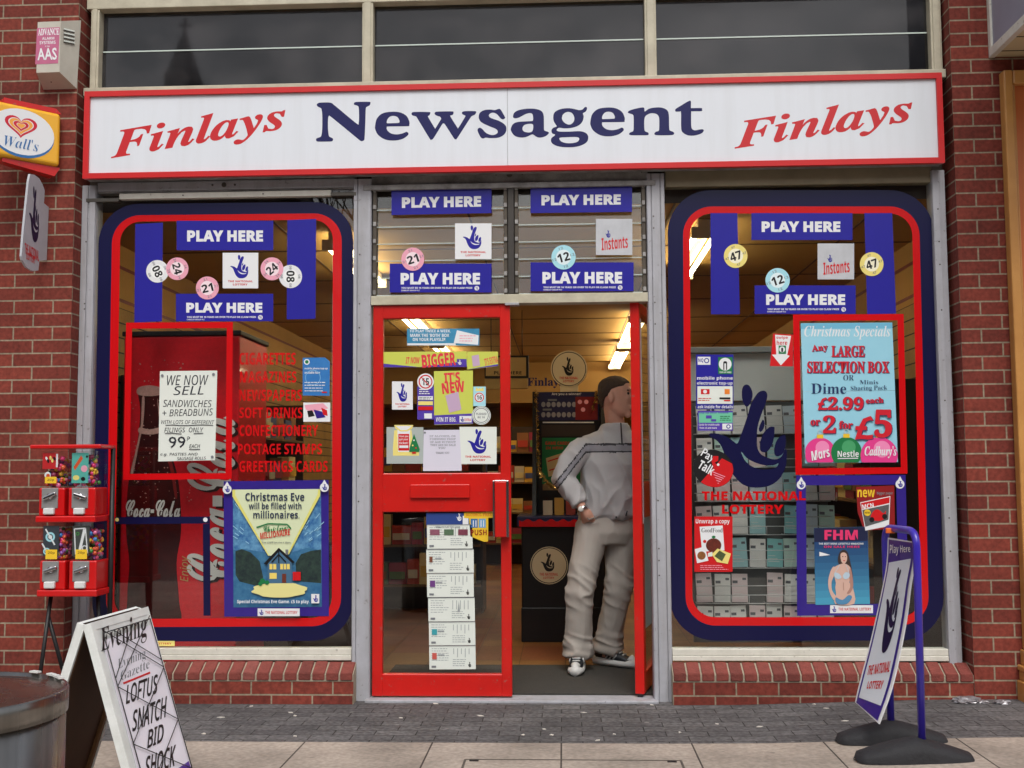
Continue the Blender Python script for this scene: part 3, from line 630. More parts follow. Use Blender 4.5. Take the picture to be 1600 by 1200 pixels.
def bare_tree(x, y, h, lab, seed):
    rr = random.Random(seed); b = MB(); bark = mat('bark', (60, 52, 44), .9)
    def br(p, d, L, r, k):
        q = p+d*L; m_ = p+d*L*.5+Vector((rr.uniform(-.06, .06), rr.uniform(-.06, .06), 0))*L
        b.tube([p, m_, q], [r, r*.85, r*.7], bark, 5)
        if k:
            for _ in range(3 if k > 2 else 3):
                d2 = (d+Vector((rr.uniform(-.7, .7), rr.uniform(-.7, .7), rr.uniform(.0, .5)))).normalized(); br(q, d2, L*rr.uniform(.6, .8), r*.6, k-1)
    br(Vector((x, y, -.1)), Vector((0, 0, 1)), h*.3, .11, 5); b.build('bare_tree', label=lab, cat='tree', base=(x, y, -.1))
bare_tree(-3.4, -12.5, 6.5, 'bare leafless street tree reflected in the louvres above the door', 5)
# ------------------------------------------------------------------ things stuck to the glass (all on the real panes)
YW = .0272      # just in front of the painted borders
def sticker(A, name, label, cat, group=None): return A.build(name, label=label, cat=cat, group=group)
SMALL = 'YOU MUST BE 16 YEARS OR OVER TO PLAY OR CLAIM PRIZE'
def play(x0, y0, x1, y1, tx, label, y=YW, small=None, dy=0):
    A = Art(y); A.slab([(x0, y0), (x1, y0-dy), (x1, y1-dy), (x0, y1)], PBLUE, .0008)
    A.text('PLAY HERE', *tx, PWHITE, 'sb', .034, rise=dy*.7)
    if small:
        a, b_, c, d = small; A.text(SMALL, a, b_, c, d, PWHITE, 'sb', .01); A.text('CAMELOT GROUP PLC', a, d+1.5, a+(c-a)*.26, d+3.6, PWHITE, 'sb', .0)
        A.disc(c+7, (b_+d)/2+.5, 3.6, PWHITE); A.text('16', c+5, b_-.5, c+9, d+1.5, PBLUE)
    sticker(A, 'play_here_sign', label, 'window sign', 'blue signs above the shopfront glass')
play(276, 345, 427, 391, (292.5, 360, 411, 377.5), 'blue lettered sign at the top of the drinks cooler window')
play(275, 459, 427, 502, (291, 473, 410, 488.5), 'blue lettered sign with small print, above the red square outline of the drinks cooler window', small=(292, 494, 400, 496.8))
play(1174, 333, 1332, 375, (1190, 346, 1313, 362.5), 'blue lettered sign at the top of the card rack window')
play(1179, 446, 1337, 490.5, (1197, 460, 1320.5, 476.5), 'blue lettered sign with small print, lower one of the card rack window', small=(1199, 481.7, 1311, 484.6))
play(611.7, 293, 768, 336, (628, 308.5, 751.7, 325), 'blue lettered sign at the top of the louvres above the red door', y=.011, dy=3)
play(829, 293, 987.5, 333, (846, 305, 970, 321), 'blue lettered sign at the top of the louvres above the open doorway', y=.011, dy=2)
play(609, 412, 768, 457, (626, 426.5, 750, 444.5), 'blue lettered sign with small print above the red door', y=.011, small=(627, 448.5, 738, 451.3))
play(829, 410, 990, 455, (847.5, 425, 972, 443), 'blue lettered sign with small print above the open doorway', y=.011, small=(849, 447.5, 962, 450.3))
for q, lab in (([(211.5, 350), (254.5, 348), (253, 502), (210, 504)], 'plain blue upright strip, left one in the drinks cooler window'), ([(449, 344), (494, 342), (493, 498), (448, 499)], 'plain blue upright strip, right one in the drinks cooler window'),
               ([(1110, 333), (1152, 333), (1156, 491), (1111, 491)], 'plain blue upright strip, left one in the card rack window'), ([(1350.5, 333), (1394, 333), (1400, 490), (1355, 491)], 'plain blue upright strip, right one in the card rack window')):
    A = Art(YW+.0006); A.slab(q, PBLUE, .0006); sticker(A, 'blue_strip', lab, 'window strip', 'blue strips on the shop windows')
def ball(cx, cy, r, n, a, m, lab, y=YW-.002, clear=False):
    A = Art(y); k = 28; A.slab([(cx+r*math.cos(2*math.pi*i/k), cy+r*1.01*math.sin(2*math.pi*i/k)) for i in range(k)], m, .0008)
    A.disc(cx, cy, r*.62, mat('ball_centre_'+m.name, tuple(min(255, int(v*.4+150)) for v in {'print_pink': (244, 190, 206), 'print_cream_yellow': (240, 230, 160), 'print_pale_cyan': (190, 232, 240), 'print_white': (236, 240, 238)}[m.name]), .3))
    A.text(n, cx-r*.5, cy-r*.36, cx+r*.5, cy+r*.36, PBLACK, 'sb', .01, a)
    for k in range(4):
        p = rot((cx, cy-r*.76), (cx, cy), a+k*90); A.text(n, p[0]-r*.17, p[1]-r*.1, p[0]+r*.17, p[1]+r*.1, PGREY, 's', 0, a)
    sticker(A, 'ball_sticker', lab, 'ball sticker', 'numbered ball stickers')
ball(246, 424, 17.5, '08', 65, PWHITE, 'white ball sticker numbered 08 on the left blue strip', YW-.001)
ball(277, 420, 17.5, '24', 75, PINK, 'pink ball sticker numbered 24 turned sideways, overlapping a white one on its left')
ball(324, 450, 17.8, '21', -14, PINK, 'pink ball sticker numbered 21 at the corner of the sign in the drinks cooler window')
ball(425, 420, 17.8, '24', -40, PINK, 'pink ball sticker numbered 24 tilted, right of the hand emblem card')
ball(454, 432, 18, '08', 90, PWHITE, 'white ball sticker numbered 08 turned sideways on the right blue strip', YW-.001)
ball(645, 405, 18, '21', -18, PINK, 'pink ball sticker numbered 21 on the louvres above the red door', .0085)
ball(880.5, 402, 19, '12', -16, PCYAN, 'pale cyan ball sticker numbered 12 on the louvres above the open doorway', .0085)
ball(1149.5, 400, 18.5, '47', -18, PYEL, 'yellow ball sticker numbered 47 on the left blue strip of the card rack window')
ball(1215, 438, 19, '12', -18, PCYAN, 'pale cyan ball sticker numbered 12 in the card rack window')
ball(1362, 412.7, 18.5, '47', -18, PYEL, 'yellow ball sticker numbered 47 beside the silver card')
def logo_card(x0, y0, x1, y1, lab, y=YW, txt=True, m=PWHITE):
    A = Art(y); W, H = x1-x0, y1-y0; A.srect(x0, y0, x1, y1, m)
    hand(A, x0+W*.22, y0+H*.06, x0+W*.72, y0+H*.72, PBLUE)
    A.text('THE NATIONAL', x0+W*.15, y0+H*.775, x0+W*.85, y0+H*.83, PRED, 'sb', .01); A.text('LOTTERY', x0+W*.29, y0+H*.865, x0+W*.7, y0+H*.92, PRED, 'sb', .01)
    sticker(A, 'emblem_card', lab, 'emblem card', 'white cards with the crossed fingers emblem')
logo_card(348, 395, 403.5, 450.5, 'white card with crossed fingers emblem in the drinks cooler window')
logo_card(711, 349, 768, 405, 'white card with crossed fingers emblem on the louvres', .0115)
logo_card(612.6, 596, 645, 640, 'small white crossed fingers card at the left of the door glass', .027)
logo_card(718, 667, 776, 725, 'large pale crossed fingers card low on the door glass', .027, m=PAPER)
def instants(x0, y0, x1, y1, lab, y):
    A = Art(y); W, H = x1-x0, y1-y0; A.srect(x0, y0, x1, y1, SILVER)
    hand(A, x0+W*.26, y0+H*.31, x0+W*.4, y0+H*.52, PBLUE)
    A.text('Instants', x0+W*.14, y0+H*.5, x0+W*.88, y0+H*.84, PRED, 'sbi', .0, a=-6)
    sticker(A, 'silver_card', lab, 'silver card', 'silver scratchcard signs')
instants(931, 342, 988, 398.5, 'silver card with red handwriting on the louvres', .0115)
instants(1277.5, 380.5, 1334.5, 436.5, 'silver card with red handwriting in the card rack window', YW)

# red square outlines
def outline(q, t, lab):
    A = Art(YW-.001); A.q = q; W = abs(q[1][0]-q[0][0]); H = abs(q[3][1]-q[0][1]); u, v = t/W, t/H
    A.shape([[(0, 0), (1, 0), (1, 1), (0, 1)], [(u, v), (1-u, v), (1-u, 1-v), (u, 1-v)]], VRED); sticker(A, 'red_outline', lab, 'painted outline', 'red outlines on the windows')
outline([(197, 504), (364, 503), (362, 748.5), (192.5, 750)], 9.6, 'red vinyl outline round the handwritten notice')
outline([(1239, 491.5), (1412, 490.5), (1418, 740), (1243, 742)], 10, 'red vinyl outline round the blue offer poster')

# handwritten notice
A = Art(YW-.002); A.slab([(250, 580), (339.5, 579), (336, 719), (247.5, 721)], PAPER, .001)
PEN = mat('pen_ink', (26, 30, 44), .5)
for t, bx, o_ in (('WE NOW', (261, 586, 326, 602), .003), ('SELL', (271, 603, 318, 617), .003), ('SANDWICHES', (255, 625, 331, 636), .0), ('+ BREADBUNS', (254, 639, 333, 650), .0), ('WITH LOTS OF DIFFERENT', (252, 656.5, 335, 662.5), .0), ('FILINGS  ONLY', (257, 668, 318, 675.5), .0),
                 ('99', (264, 682, 290, 700), .004), ('P', (292, 682, 297, 689), .0), ('EACH', (296, 694, 313, 700), .0), ('e.g. PASTIES AND', (251, 707.5, 309, 713), .0), ('SAUSAGE ROLLS', (277, 713.8, 322, 718.6), .0)):
    A.text(t, *bx, PEN, 'si', o_, a=random.uniform(-1.5, 1.5))
for p in ([(259, 664.5), (270, 664), (285, 665), (318, 664), (333, 664.5)], [(258, 677.5), (270, 677), (284, 678)], [(303, 677.5), (318, 677)], [(296, 702.3), (313, 702)]): A.line(p, 1.1, PEN)
for p in ((254, 587), (334, 585), (332, 714)): A.disc(*p, 2.2, PGREY)
sticker(A, 'handwritten_notice', 'pale paper notice handwritten in black about sandwiches', 'notice')

# red list of goods on the glass
def lettering(label, rows, y, off):
    e = empty('window_lettering', at(rows[-1][1][0], rows[-1][1][3], y), label, 'lettering')
    for t, bx in rows:
        A = Art(y); A.text(t, *bx, VRED, 'sb', off); A.build('text_line', e)
lettering('column of red lettering listing the goods sold', (('CIGARETTES', (374, 551, 462, 570)), ('MAGAZINES', (375, 580, 463, 598)), ('NEWSPAPERS', (374, 608.5, 471.5, 626.5)), ('SOFT DRINKS', (374, 636.5, 472.5, 653.5)), ('CONFECTIONERY', (374, 664, 497, 681.5)), ('POSTAGE STAMPS', (372, 693, 503, 710)), ('GREETINGS CARDS', (374, 720, 512, 737.5))), YW, .004)

# blue phone poster, small picture sticker, cream strip
A = Art(YW); A.slab([(473, 559), (508, 558.5), (515.5, 565), (515, 618.5), (473, 618)], mat('poster_blue', (48, 116, 186), .3, coat=.3, noise=.3, nscale=14, dark=(90, 160, 215)))
A.disc(479.5, 565.5, 4.5, PWHITE); A.disc(479.5, 565.5, 2.8, PGREEN); A.text('mobile phone top-up', 476, 574, 512, 578, PWHITE, 'sb'); A.text('available here', 476, 580, 500, 584, PWHITE, 'sb')
A.ring(489, 590, 11, 12.2, mat('poster_blue_pale', (120, 176, 220), .3)); A.lines(476, 597, 512, 4, 4.4, PWHITE, 1.2, 3); A.rect(503, 612, 511, 614, PRED); sticker(A, 'phone_poster', 'small blue phone top-up poster by the red goods list', 'poster')
A = Art(YW); A.srect(474, 629, 516, 659, PWHITE); A.poly([(476, 633), (505, 630), (513, 638), (488, 644), (478, 640)], PINK); A.poly([(480, 642), (488, 641), (492, 650), (482, 652)], PBLACK); A.poly([(490, 640), (503, 643), (509, 652), (495, 654)], PPURP); A.poly([(502, 637), (511, 641), (512, 650), (505, 648)], PRED)
sticker(A, 'picture_sticker', 'small white sticker with a pink and purple picture under the blue phone poster', 'sticker')
A = Art(YW); A.srect(240, 1001.5, 273, 1009.5, PYEL); A.text('LOTTERY', 243, 1004, 268, 1007, PRED, 'sb'); sticker(A, 'cream_strip', 'cream label strip low on the drinks cooler window', 'label strip')

def tab(A, x, y, s=1):
    A.disc(x, y+1.5*s, 7*s, PWHITE); A.poly([(x-5*s, y-2*s), (x, y-11*s), (x+5*s, y-2*s)], PWHITE); hand(A, x-4*s, y-4*s, x+4*s, y+6*s, PBLUE)
# Christmas poster in its purple holder
A = Art(YW-.0005); A.slab([(349.5, 752), (513.5, 750), (514, 962.5), (350.5, 963.5)], PPURP)
BEAM = mat('print_pale_beam', (216, 226, 186), .4); BSKY = mat('print_night_blue', (34, 92, 152), .35, coat=.3, noise=.8, nscale=22, dark=(130, 190, 220)); DKTR = mat('print_dark_trees', (24, 40, 44), .4, noise=.7, nscale=40, dark=(60, 84, 70)); SNOW = mat('print_snow_yellow', (230, 224, 150), .4); HBLUE = mat('print_house_blue', (70, 110, 140), .4); GLOW = mat('print_window_yellow', (240, 216, 110), .4); FIELD = mat('print_field_blue', (40, 96, 140), .4, noise=.5, nscale=30, dark=(90, 150, 180))
A.q = [(364, 765), (501.5, 764), (503, 948), (365, 949)]; c = lambda x, y: ((x-612)/394, (y-470)/525)
A.slab([(0, 0), (1, 0), (1, 1), (0, 1)], BSKY, .0006); A.poly([c(612, 740), c(660, 735), c(760, 752), c(880, 750), c(950, 730), c(1006, 745), c(1006, 995), c(612, 995)], FIELD)
A.poly([c(622, 745), c(650, 735), c(690, 750), c(730, 790), c(745, 860), c(735, 905), c(640, 880), c(622, 850)], DKTR); A.poly([c(1004, 740), c(960, 745), c(915, 760), c(890, 800), c(895, 880), c(1004, 890)], DKTR)
ST = mat('print_star_streak', (150, 200, 226), .4); r5 = random.Random(6)
for i in range(34):
    left = i % 2; x = r5.uniform(616, 700) if left else r5.uniform(925, 1003); y = r5.uniform(520, 715); dx = (x-815)*.11; dy = (y-800)*.11
    A.line([c(x, y), c(x+dx, y+dy)], .007, ST)
A.poly([c(612, 470), c(1006, 470), c(1004, 500), c(862, 760), c(770, 765), c(612, 500)], mat('print_beam_edge', (226, 222, 120), .4)); A.poly([c(625, 470), c(996, 470), c(992, 495), c(852, 765), c(775, 765), c(625, 495)], BEAM)
A.shape([[c(820+122*math.cos(2*math.pi*i/40)*(1+.07*math.sin(5*i)), 918+34*math.sin(2*math.pi*i/40)) for i in range(40)]], SNOW)
A.poly([c(768, 800), c(820, 740), c(876, 800), c(876, 888), c(768, 888)], HBLUE); A.poly([c(750, 800), c(818, 730), c(890, 795), c(878, 800), c(819, 745), c(764, 806)], PBLACK)
for x0, y0, x1, y1 in ((776, 802, 806, 826), (824, 802, 866, 826), (776, 842, 808, 868)): A.rect(*c(x0, y0), *c(x1, y1), GLOW)
for x in (791, 838, 852): A.rect(*c(x-1.5, 802), *c(x+1.5, 826), HBLUE)
A.rect(*c(832, 846), *c(850, 886), mat('print_door', (110, 50, 36), .4)); A.rect(*c(880, 838), *c(915, 876), PRED); A.rect(*c(848, 738), *c(860, 760), PGREY); A.line([c(786, 795), c(818, 760), c(850, 795)], .012, PBLACK); A.line([c(818, 745), c(818, 798)], .012, PBLACK)
for x, y, r_ in ((745, 878, 12), (765, 884, 10), (735, 890, 9)): A.shape([[c(x+r_*math.cos(i), y+r_*math.sin(i)) for i in [k*.6283 for k in range(10)]]], PGREEN)
A.q = None; INK = mat('print_ink_navy', (36, 48, 78), .4)
A.text('Christmas Eve', 384.5, 769.5, 476.5, 782.5, INK, 'sb'); A.text('will be filled with', 390, 785, 472, 795.5, INK, 'sb'); A.text('millionaires.', 397, 798, 469, 810, INK, 'sb')
A.text('Christmas', 413, 820, 452, 830, PGREEN, 'scb', .01, a=-6); A.text('MILLIONAIRE', 407, 829, 455, 839, PRED, 'sbi', .0, a=-8); A.line([(402, 824), (420, 818), (450, 819), (456, 826)], 2, PGREEN); A.text('You could become a them.', 410, 845.5, 456, 848.5, INK, 's')
A.text('Special Christmas Eve Game. £5 to play.', 372, 936.5, 484.5, 943.5, PWHITE, 'sb', .006); A.rect(487.5, 927.5, 500, 942, PWHITE); hand(A, 490, 929, 498, 940, PBLUE)
A.srect(404, 950, 469.5, 962, PWHITE, .0004); hand(A, 406, 951.5, 413, 960.5, PBLUE); A.text('THE NATIONAL LOTTERY', 416, 954, 466, 958.5, PRED, 'sb')
tab(A, 356.5, 763); tab(A, 508, 760); sticker(A, 'christmas_poster', 'purple framed poster of a house in a beam of yellow light', 'poster')
# empty clear holder at the lower left of the same window
A = Art(YW); A.slab([(180, 808), (328, 807), (328, 818), (180, 819)], VNAVY); A.off = 0; A.slab([(317, 819), (328, 818), (329, 962), (318, 962)], VNAVY); A.disc(321, 812, 3.5, PWHITE); A.disc(183, 812, 3, PYEL); sticker(A, 'poster_holder', 'empty clear poster holder with a navy edge in the drinks cooler window', 'poster holder')

# ---- door glass
YD = .027
A = Art(YD); A.srect(636, 513.5, 749, 540, mat('print_sky_blue', (70, 150, 190), .3, coat=.3, noise=.5, nscale=20)); A.text('TO PLAY TWICE A WEEK,', 640, 515, 704, 520, PWHITE, 'sb', .006); A.text("MARK THE 'BOTH' BOX", 641, 521.5, 702, 526.5, PWHITE, 'sb', .006); A.text('ON YOUR PLAYSLIP.', 645, 528, 697, 533, PWHITE, 'sb', .006); A.rect(636.5, 536.5, 712, 539.5, PWHITE)
A.poly([(714, 516), (748, 524), (747, 539), (709, 536)], PWHITE); A.lines(718, 524, 745, 3, 4, PINK, 1.5); sticker(A, 'playslip_banner', 'pale blue banner about playing twice a week on the door glass', 'banner')
LIME = mat('print_lime', (204, 212, 92), .35, coat=.3); PUR2 = mat('print_violet', (84, 62, 168), .35, coat=.3); HOTR = mat('print_hot_red', (224, 58, 74), .35)
A = Art(YD); A.slab([(598, 550), (729, 549), (730, 573), (598, 574)], LIME); A.poly([(655, 573.5), (729, 564), (729.5, 573.2)], PUR2); A.poly([(598, 568), (655, 573.6), (598, 573.8)], PUR2); A.text('BIGGER', 659, 552, 712, 573, HOTR, 'sb', .02, a=-5); A.text('IT NOW', 634, 558, 656, 568, HOTR, 'sbi'); A.rect(714, 561, 729, 571, PUR2); hand(A, 715, 562, 721, 570, PWHITE); sticker(A, 'lime_banner', 'lime and violet banner with big red lettering across the door glass', 'banner')
A = Art(YD-.0015); A.slab([(730, 549.5), (778, 549.5), (778, 572), (730, 577.5)], LIME); A.poly([(731, 577), (778, 569), (778, 571.8)], PUR2); A.text("IT'S EXTRA", 757, 558, 778, 569, HOTR, 'sb', 0, a=-14); A.poly([(737, 556), (748, 554), (750, 571), (739, 573)], mat('print_lilac', (196, 168, 196), .4)); sticker(A, 'lime_banner', 'short lime banner end overlapping the wide one on the door glass', 'banner')
A = Art(YD); A.srect(652, 604, 678, 655.5, PUR2); A.off += .0008; A.disc(665, 596.5, 13, PWHITE); A.ring(665, 596.5, 9, 10.8, PRED); A.text('15', 659.5, 591, 670.5, 602, PBLACK, 'sb'); A.line([(658, 589), (672, 604)], 1.4, PRED)
for k, m in enumerate((PWHITE, PYEL, PRED)): A.rect(653.5, 619+k*8, 676.5, 625+k*8, m)
A.lines(655, 608, 676, 3, 3.2, PWHITE, 1.4, 2); A.rect(663, 646, 675, 654, PWHITE); A.lines(655, 620.5, 675, 2, 2.5, PGREY, 1); sticker(A, 'age_sign', 'white round age 15 sign above a violet price label', 'age sign')
A = Art(YD-.001); A.slab([(678, 580), (739, 579), (739, 662.5), (678.5, 664)], LIME); A.poly([(678.5, 649), (739, 646), (739, 662), (678.5, 663.5)], PUR2); A.text("IT'S", 694, 582, 719, 598.5, HOTR, 'sb', .018, a=-4); A.text('NEW', 690.5, 597, 726, 614, HOTR, 'sb', .018, a=-6)
A.poly([(696, 618), (716, 612), (721, 640), (702, 645)], MATS['print_lilac']); A.text('WIN IT BIG.', 681, 652, 713, 659, PWHITE, 'sb', .005); A.rect(718, 650, 737, 660, PWHITE); hand(A, 719, 651, 725, 659, PBLUE); A.text('EXTRA', 726, 654, 736, 658, PRED); sticker(A, 'lime_poster', 'lime poster announcing something new in red letters', 'poster')
A = Art(YD); A.srect(739.5, 604, 759, 634.5, PCYAN); A.poly([(743, 611), (744, 605), (748, 608), (749.5, 605), (751, 608), (755, 605), (756, 611)], PYEL); A.disc(749, 621, 8, PWHITE); A.ring(749, 621, 6, 7.4, PRED); A.text('16', 745, 617.5, 753, 624.5, PBLACK, 'sb'); sticker(A, 'age_sign', 'pale cyan age 16 label with a crown beside the lime poster', 'age sign')
A = Art(YD-.002); k = 26; A.slab([(752+14.8*math.cos(2*math.pi*i/k), 649+14.8*math.sin(2*math.pi*i/k)) for i in range(k)], PAPER); A.ring(752, 649, 10.5, 11.6, PGREY); A.ring(752, 649, 13, 13.8, PGREY); A.text('PLEDGED', 744, 645, 760, 648.5, PGREY, 'sb'); A.text('BE 16', 746.5, 650.5, 757.5, 653.5, PGREY, 'sb'); sticker(A, 'round_seal', 'round white seal sticker on the door glass', 'sticker')
A = Art(YD); A.srect(604, 667.5, 661.5, 724.5, mat('card_grey', (172, 182, 178), .4)); A.poly([(614, 700), (616, 672), (643, 672), (645, 690), (655, 708), (655, 712), (614, 712)], PYEL); A.poly([(621, 671), (641, 671), (640, 706), (622, 706)], PWHITE); A.rect(622.5, 678, 639.5, 704, PRED); A.poly([(616, 664), (646, 664), (644, 670), (636, 674), (626, 674), (618, 670)], PYEL); A.poly([(618, 665.5), (644, 665.5), (636, 672), (626, 672)], PWHITE)
for k, t in enumerate(('Have you', 'got your', 'ticket?')): A.text(t, 624, 680+k*5, 638, 684+k*5, PWHITE, 'sb')
A.rect(624, 696, 638, 700, PWHITE); A.poly([(647, 678), (656, 702), (655, 706), (639.5, 706), (640, 700)], PGREEN); A.rect(644, 706, 650, 709, PRED); A.disc(645, 696, 1.3, PYEL); A.disc(650, 700, 1.3, PRED); A.disc(647, 688, 1.2, PWHITE); sticker(A, 'ticket_card', 'grey card with a red till sign and small Christmas tree on the door glass', 'card')
A = Art(YD-.0012); A.slab([(662, 672), (718, 671.5), (721.5, 735.5), (661, 736)], mat('paper_lilac', (214, 212, 226), .6)); 
for k, t in enumerate(('IF ALCOHOL OR', 'FIREWORKS PROOF', 'OF AGE WITHOUT', 'THEY ARE NO SALE', 'YOU')): A.text(t, 671+k*.5+(12 if k == 4 else 0), 680+k*4.6, 712-(16 if k == 4 else 0), 683+k*4.6, PGREY, 'mono')
A.text('THANK YOU', 681, 706, 702, 709, PGREY, 'mono'); A.disc(664, 676, 1.6, PGREY); sticker(A, 'typed_notice', 'pale lilac typed paper notice low on the door glass', 'notice')
# column of ticket sheets in the lower pane
A = Art(YD+.001); A.srect(666, 801.5, 733, 821, mat('ticket_blue', (44, 70, 140), .4, noise=.3, nscale=20)); hand(A, 713, 802, 721, 814, PWHITE); A.rect(723, 806, 732, 820, PWHITE); sticker(A, 'ticket_sheet', 'blue ticket sheet topmost in the column on the door', 'ticket sheet', 'ticket sheets on the lower door glass')
ords = ['with three small colour pictures', 'with a small brown picture', 'with a purple and blue mark', 'with a tall grey bar chart', 'with a teal square mark', 'with a red square mark, lowest of the column']
for k, (q, od) in enumerate(zip([(667, 820, 738, 857.5), (666, 858.5, 740, 895.3), (667, 896, 740, 933), (669, 934, 741.6, 971), (670, 971.8, 742.5, 1008.3), (670.5, 1009, 743, 1046)], ords)):
    x0, y0, x1, y1 = q; A = Art(YD-.0005*k); A.slab([(x0, y0), (x1, y0-.5), (x1+.5, y1-.5), (x0+.5, y1)], PAPER); W, H = x1-x0, y1-y0
    gp = mat('ticket_print', (158, 164, 166), .5)
    A.lines(x0+4, y0+4, x0+32, 6, 3.6, gp, 1, k+2); A.lines(x0+37, y0+21, x1-14, 4, 3.2, gp, 1, k+9)
    for j in range(5): A.rect(x0+38+j*6, y0+4, x0+39+j*6, y0+4+(14 if k == 3 or j % 2 else 9), gp)
    hand(A, x1-12, y1-12, x1-7, y1-4, PBLACK); A.rect(x0+4, y1-6, x0+11, y1-3, PGREY)
    mk = [None, ((120, 70, 50), 5, 9), ((110, 60, 130), 8, 10), None, ((60, 160, 170), 8, 9), ((200, 90, 80), 7, 10)][k]
    if mk: A.rect(x0+5, y0+11, x0+5+mk[1], y0+11+mk[2], mat('ticket_mark_%d' % mk[0][0], mk[0], .5)); A.rect(x0+14, y0+13, x0+24, y0+15, gp)
    if k == 0:
        for j, cc in enumerate(((150, 90, 110), (90, 120, 90), (130, 60, 80))): A.rect(x0+5+j*22, y0+7, x0+20+j*22, y0+16, mat('ticket_pic_%d' % j, cc, .5, noise=.6, nscale=60))
        A.text('HOW TO PLAY THE GAME', x0+14, y0+2, x0+52, y0+4.5, PGREY, 'sb')
    if k == 3: A.poly([(x0+46, y0+22), (x0+48, y0+5), (x0+50, y0+22)], gp)
    A.line([(x0, y0), (x1, y0-.5)], .8, PGREY)
    sticker(A, 'ticket_sheet', 'white printed ticket sheet '+od, 'ticket sheet', 'ticket sheets on the lower door glass')
YLW = mat('print_yellow', (236, 196, 50), .35, coat=.3)
A = Art(YD); A.slab([(725, 801), (770, 800.5), (770, 809), (763, 809), (762.7, 846), (756, 846.5), (735, 838), (733, 810), (725, 809)], YLW); A.text('ALCOHOL FREE', 728, 802, 768, 806.5, PRED, 'mono'); A.rect(735.5, 810.5, 746.5, 824.5, mat('print_mid_blue', (56, 110, 170), .4)); A.rect(748, 810.5, 759, 824.5, mat('print_pale_blue', (110, 166, 210), .4))
for x in (739, 743, 751, 755): A.rect(x, 813, x+1.4, 823, PWHITE)
A.text('PUSH', 735.5, 827.5, 760.5, 836, mat('push_red', (150, 40, 26), .4), 'sb', -.004); sticker(A, 'push_sign', 'small yellow push sign behind the door handle', 'sign')

# ---- card rack window
A = Art(YW); A.srect(1087.5, 554, 1146, 639.5, PBLUE); A.rect(1090, 557.5, 1110, 570, PWHITE); A.text('NQ', 1091, 560, 1099, 567, PBLUE, 'sb'); A.ring(1104, 563.5, 2.6, 4, PBLUE); A.rect(1122, 558, 1144.5, 584.5, PGREEN); A.disc(1133, 569, 10, PWHITE); A.poly([(1130, 578), (1130, 566), (1131.5, 564.5), (1134.5, 564.5), (1136, 566), (1136, 578), (1134.3, 578), (1134.3, 568), (1131.7, 568), (1131.7, 578)], PBLACK); A.text('TOP-UP HERE', 1124, 580.5, 1142.5, 583, PWHITE)
A.text('mobile phone', 1089, 588, 1145, 595, PWHITE, 'sb', .0); A.text('electronic top-up', 1089, 596, 1144.5, 602.5, PWHITE, 'sb', .0); A.rect(1089.5, 603.5, 1144.5, 631, PAPER); A.rect(1095, 608, 1108.5, 616, PRED); A.disc(1101.5, 612, 3, PWHITE); A.rect(1132, 608, 1140, 616, mat('print_orange', (232, 130, 40), .4)); A.lines(1091, 622, 1112, 2, 3, PRED, 1.2); A.rect(1124, 621, 1141, 624, PBLACK); A.rect(1131, 625, 1141, 627, PRED); A.text('ask inside for details', 1090, 633, 1145, 638, PWHITE, 'sb'); sticker(A, 'phone_poster', 'blue and white mobile phone top-up poster in the card rack window', 'poster')
A = Art(YW); A.srect(1090, 642, 1145, 673, PUR2); A.rect(1092, 644.5, 1144.5, 660.5, mat('print_mint', (110, 196, 160), .4)); A.text('top-up your mobile', 1092.5, 643.5, 1138, 647, PUR2, 'sb'); A.rect(1103, 649, 1112, 654, PUR2); A.rect(1111, 655, 1119, 658.5, PUR2); A.lines(1125, 650, 1142, 3, 3, PGREEN, 1.2); A.text('Cards for mobile calls', 1092, 662, 1124, 665, PWHITE, 'sb'); A.text('from £5 and more', 1093, 667, 1120, 670, PWHITE); A.rect(1128.5, 662, 1143.5, 671, PWHITE); A.ring(1138, 666.5, 2, 3.4, PBLUE); sticker(A, 'phone_card', 'small mint and violet phone card sign under the blue poster', 'sign')
A = Art(YW); hand(A, 1109, 601, 1229, 762, VNAVY); sticker(A, 'hand_emblem', 'large navy crossed fingers emblem on the card rack window', 'emblem')
lettering('two lines of red lettering under the large navy emblem', (('THE NATIONAL', (1096.5, 767.5, 1259, 781.8)), ('LOTTERY', (1128, 788.5, 1224, 803))), YW-.002, .02)
A = Art(YW); c = (1114.5, 732); q = [rot((c[0]+32*math.cos(2*math.pi*i/30), c[1]+29*math.sin(2*math.pi*i/30)), c, 25) for i in range(30)]; A.slab(q, PBLACK); A.poly([rot((c[0]+31.5*math.cos(a), c[1]+28.5*math.sin(a)), c, 25) for a in [-.75+2.6*i/16 for i in range(17)]]+[(1128, 716)], PRED); A.text('Pay', 1095, 704, 1117, 722, PWHITE, 's', .01, a=30); A.text('Talk', 1091, 723, 1117, 738, PWHITE, 'sb', .01, a=30); A.poly([rot(p, (1117, 720), 10) for p in ((1113, 713), (1121, 712), (1122, 719), (1117, 723), (1124, 727), (1116, 730), (1112, 722))], PRED)
for k in range(5): A.line([(1113+k*2, 737+k*4.5), (1133-k*2.5, 745+k*2.5)], 1.1, PINK)
A.disc(1122, 726, 2, PWHITE); sticker(A, 'oval_sign', 'black and red oval phone card sign beside the navy emblem', 'sign')
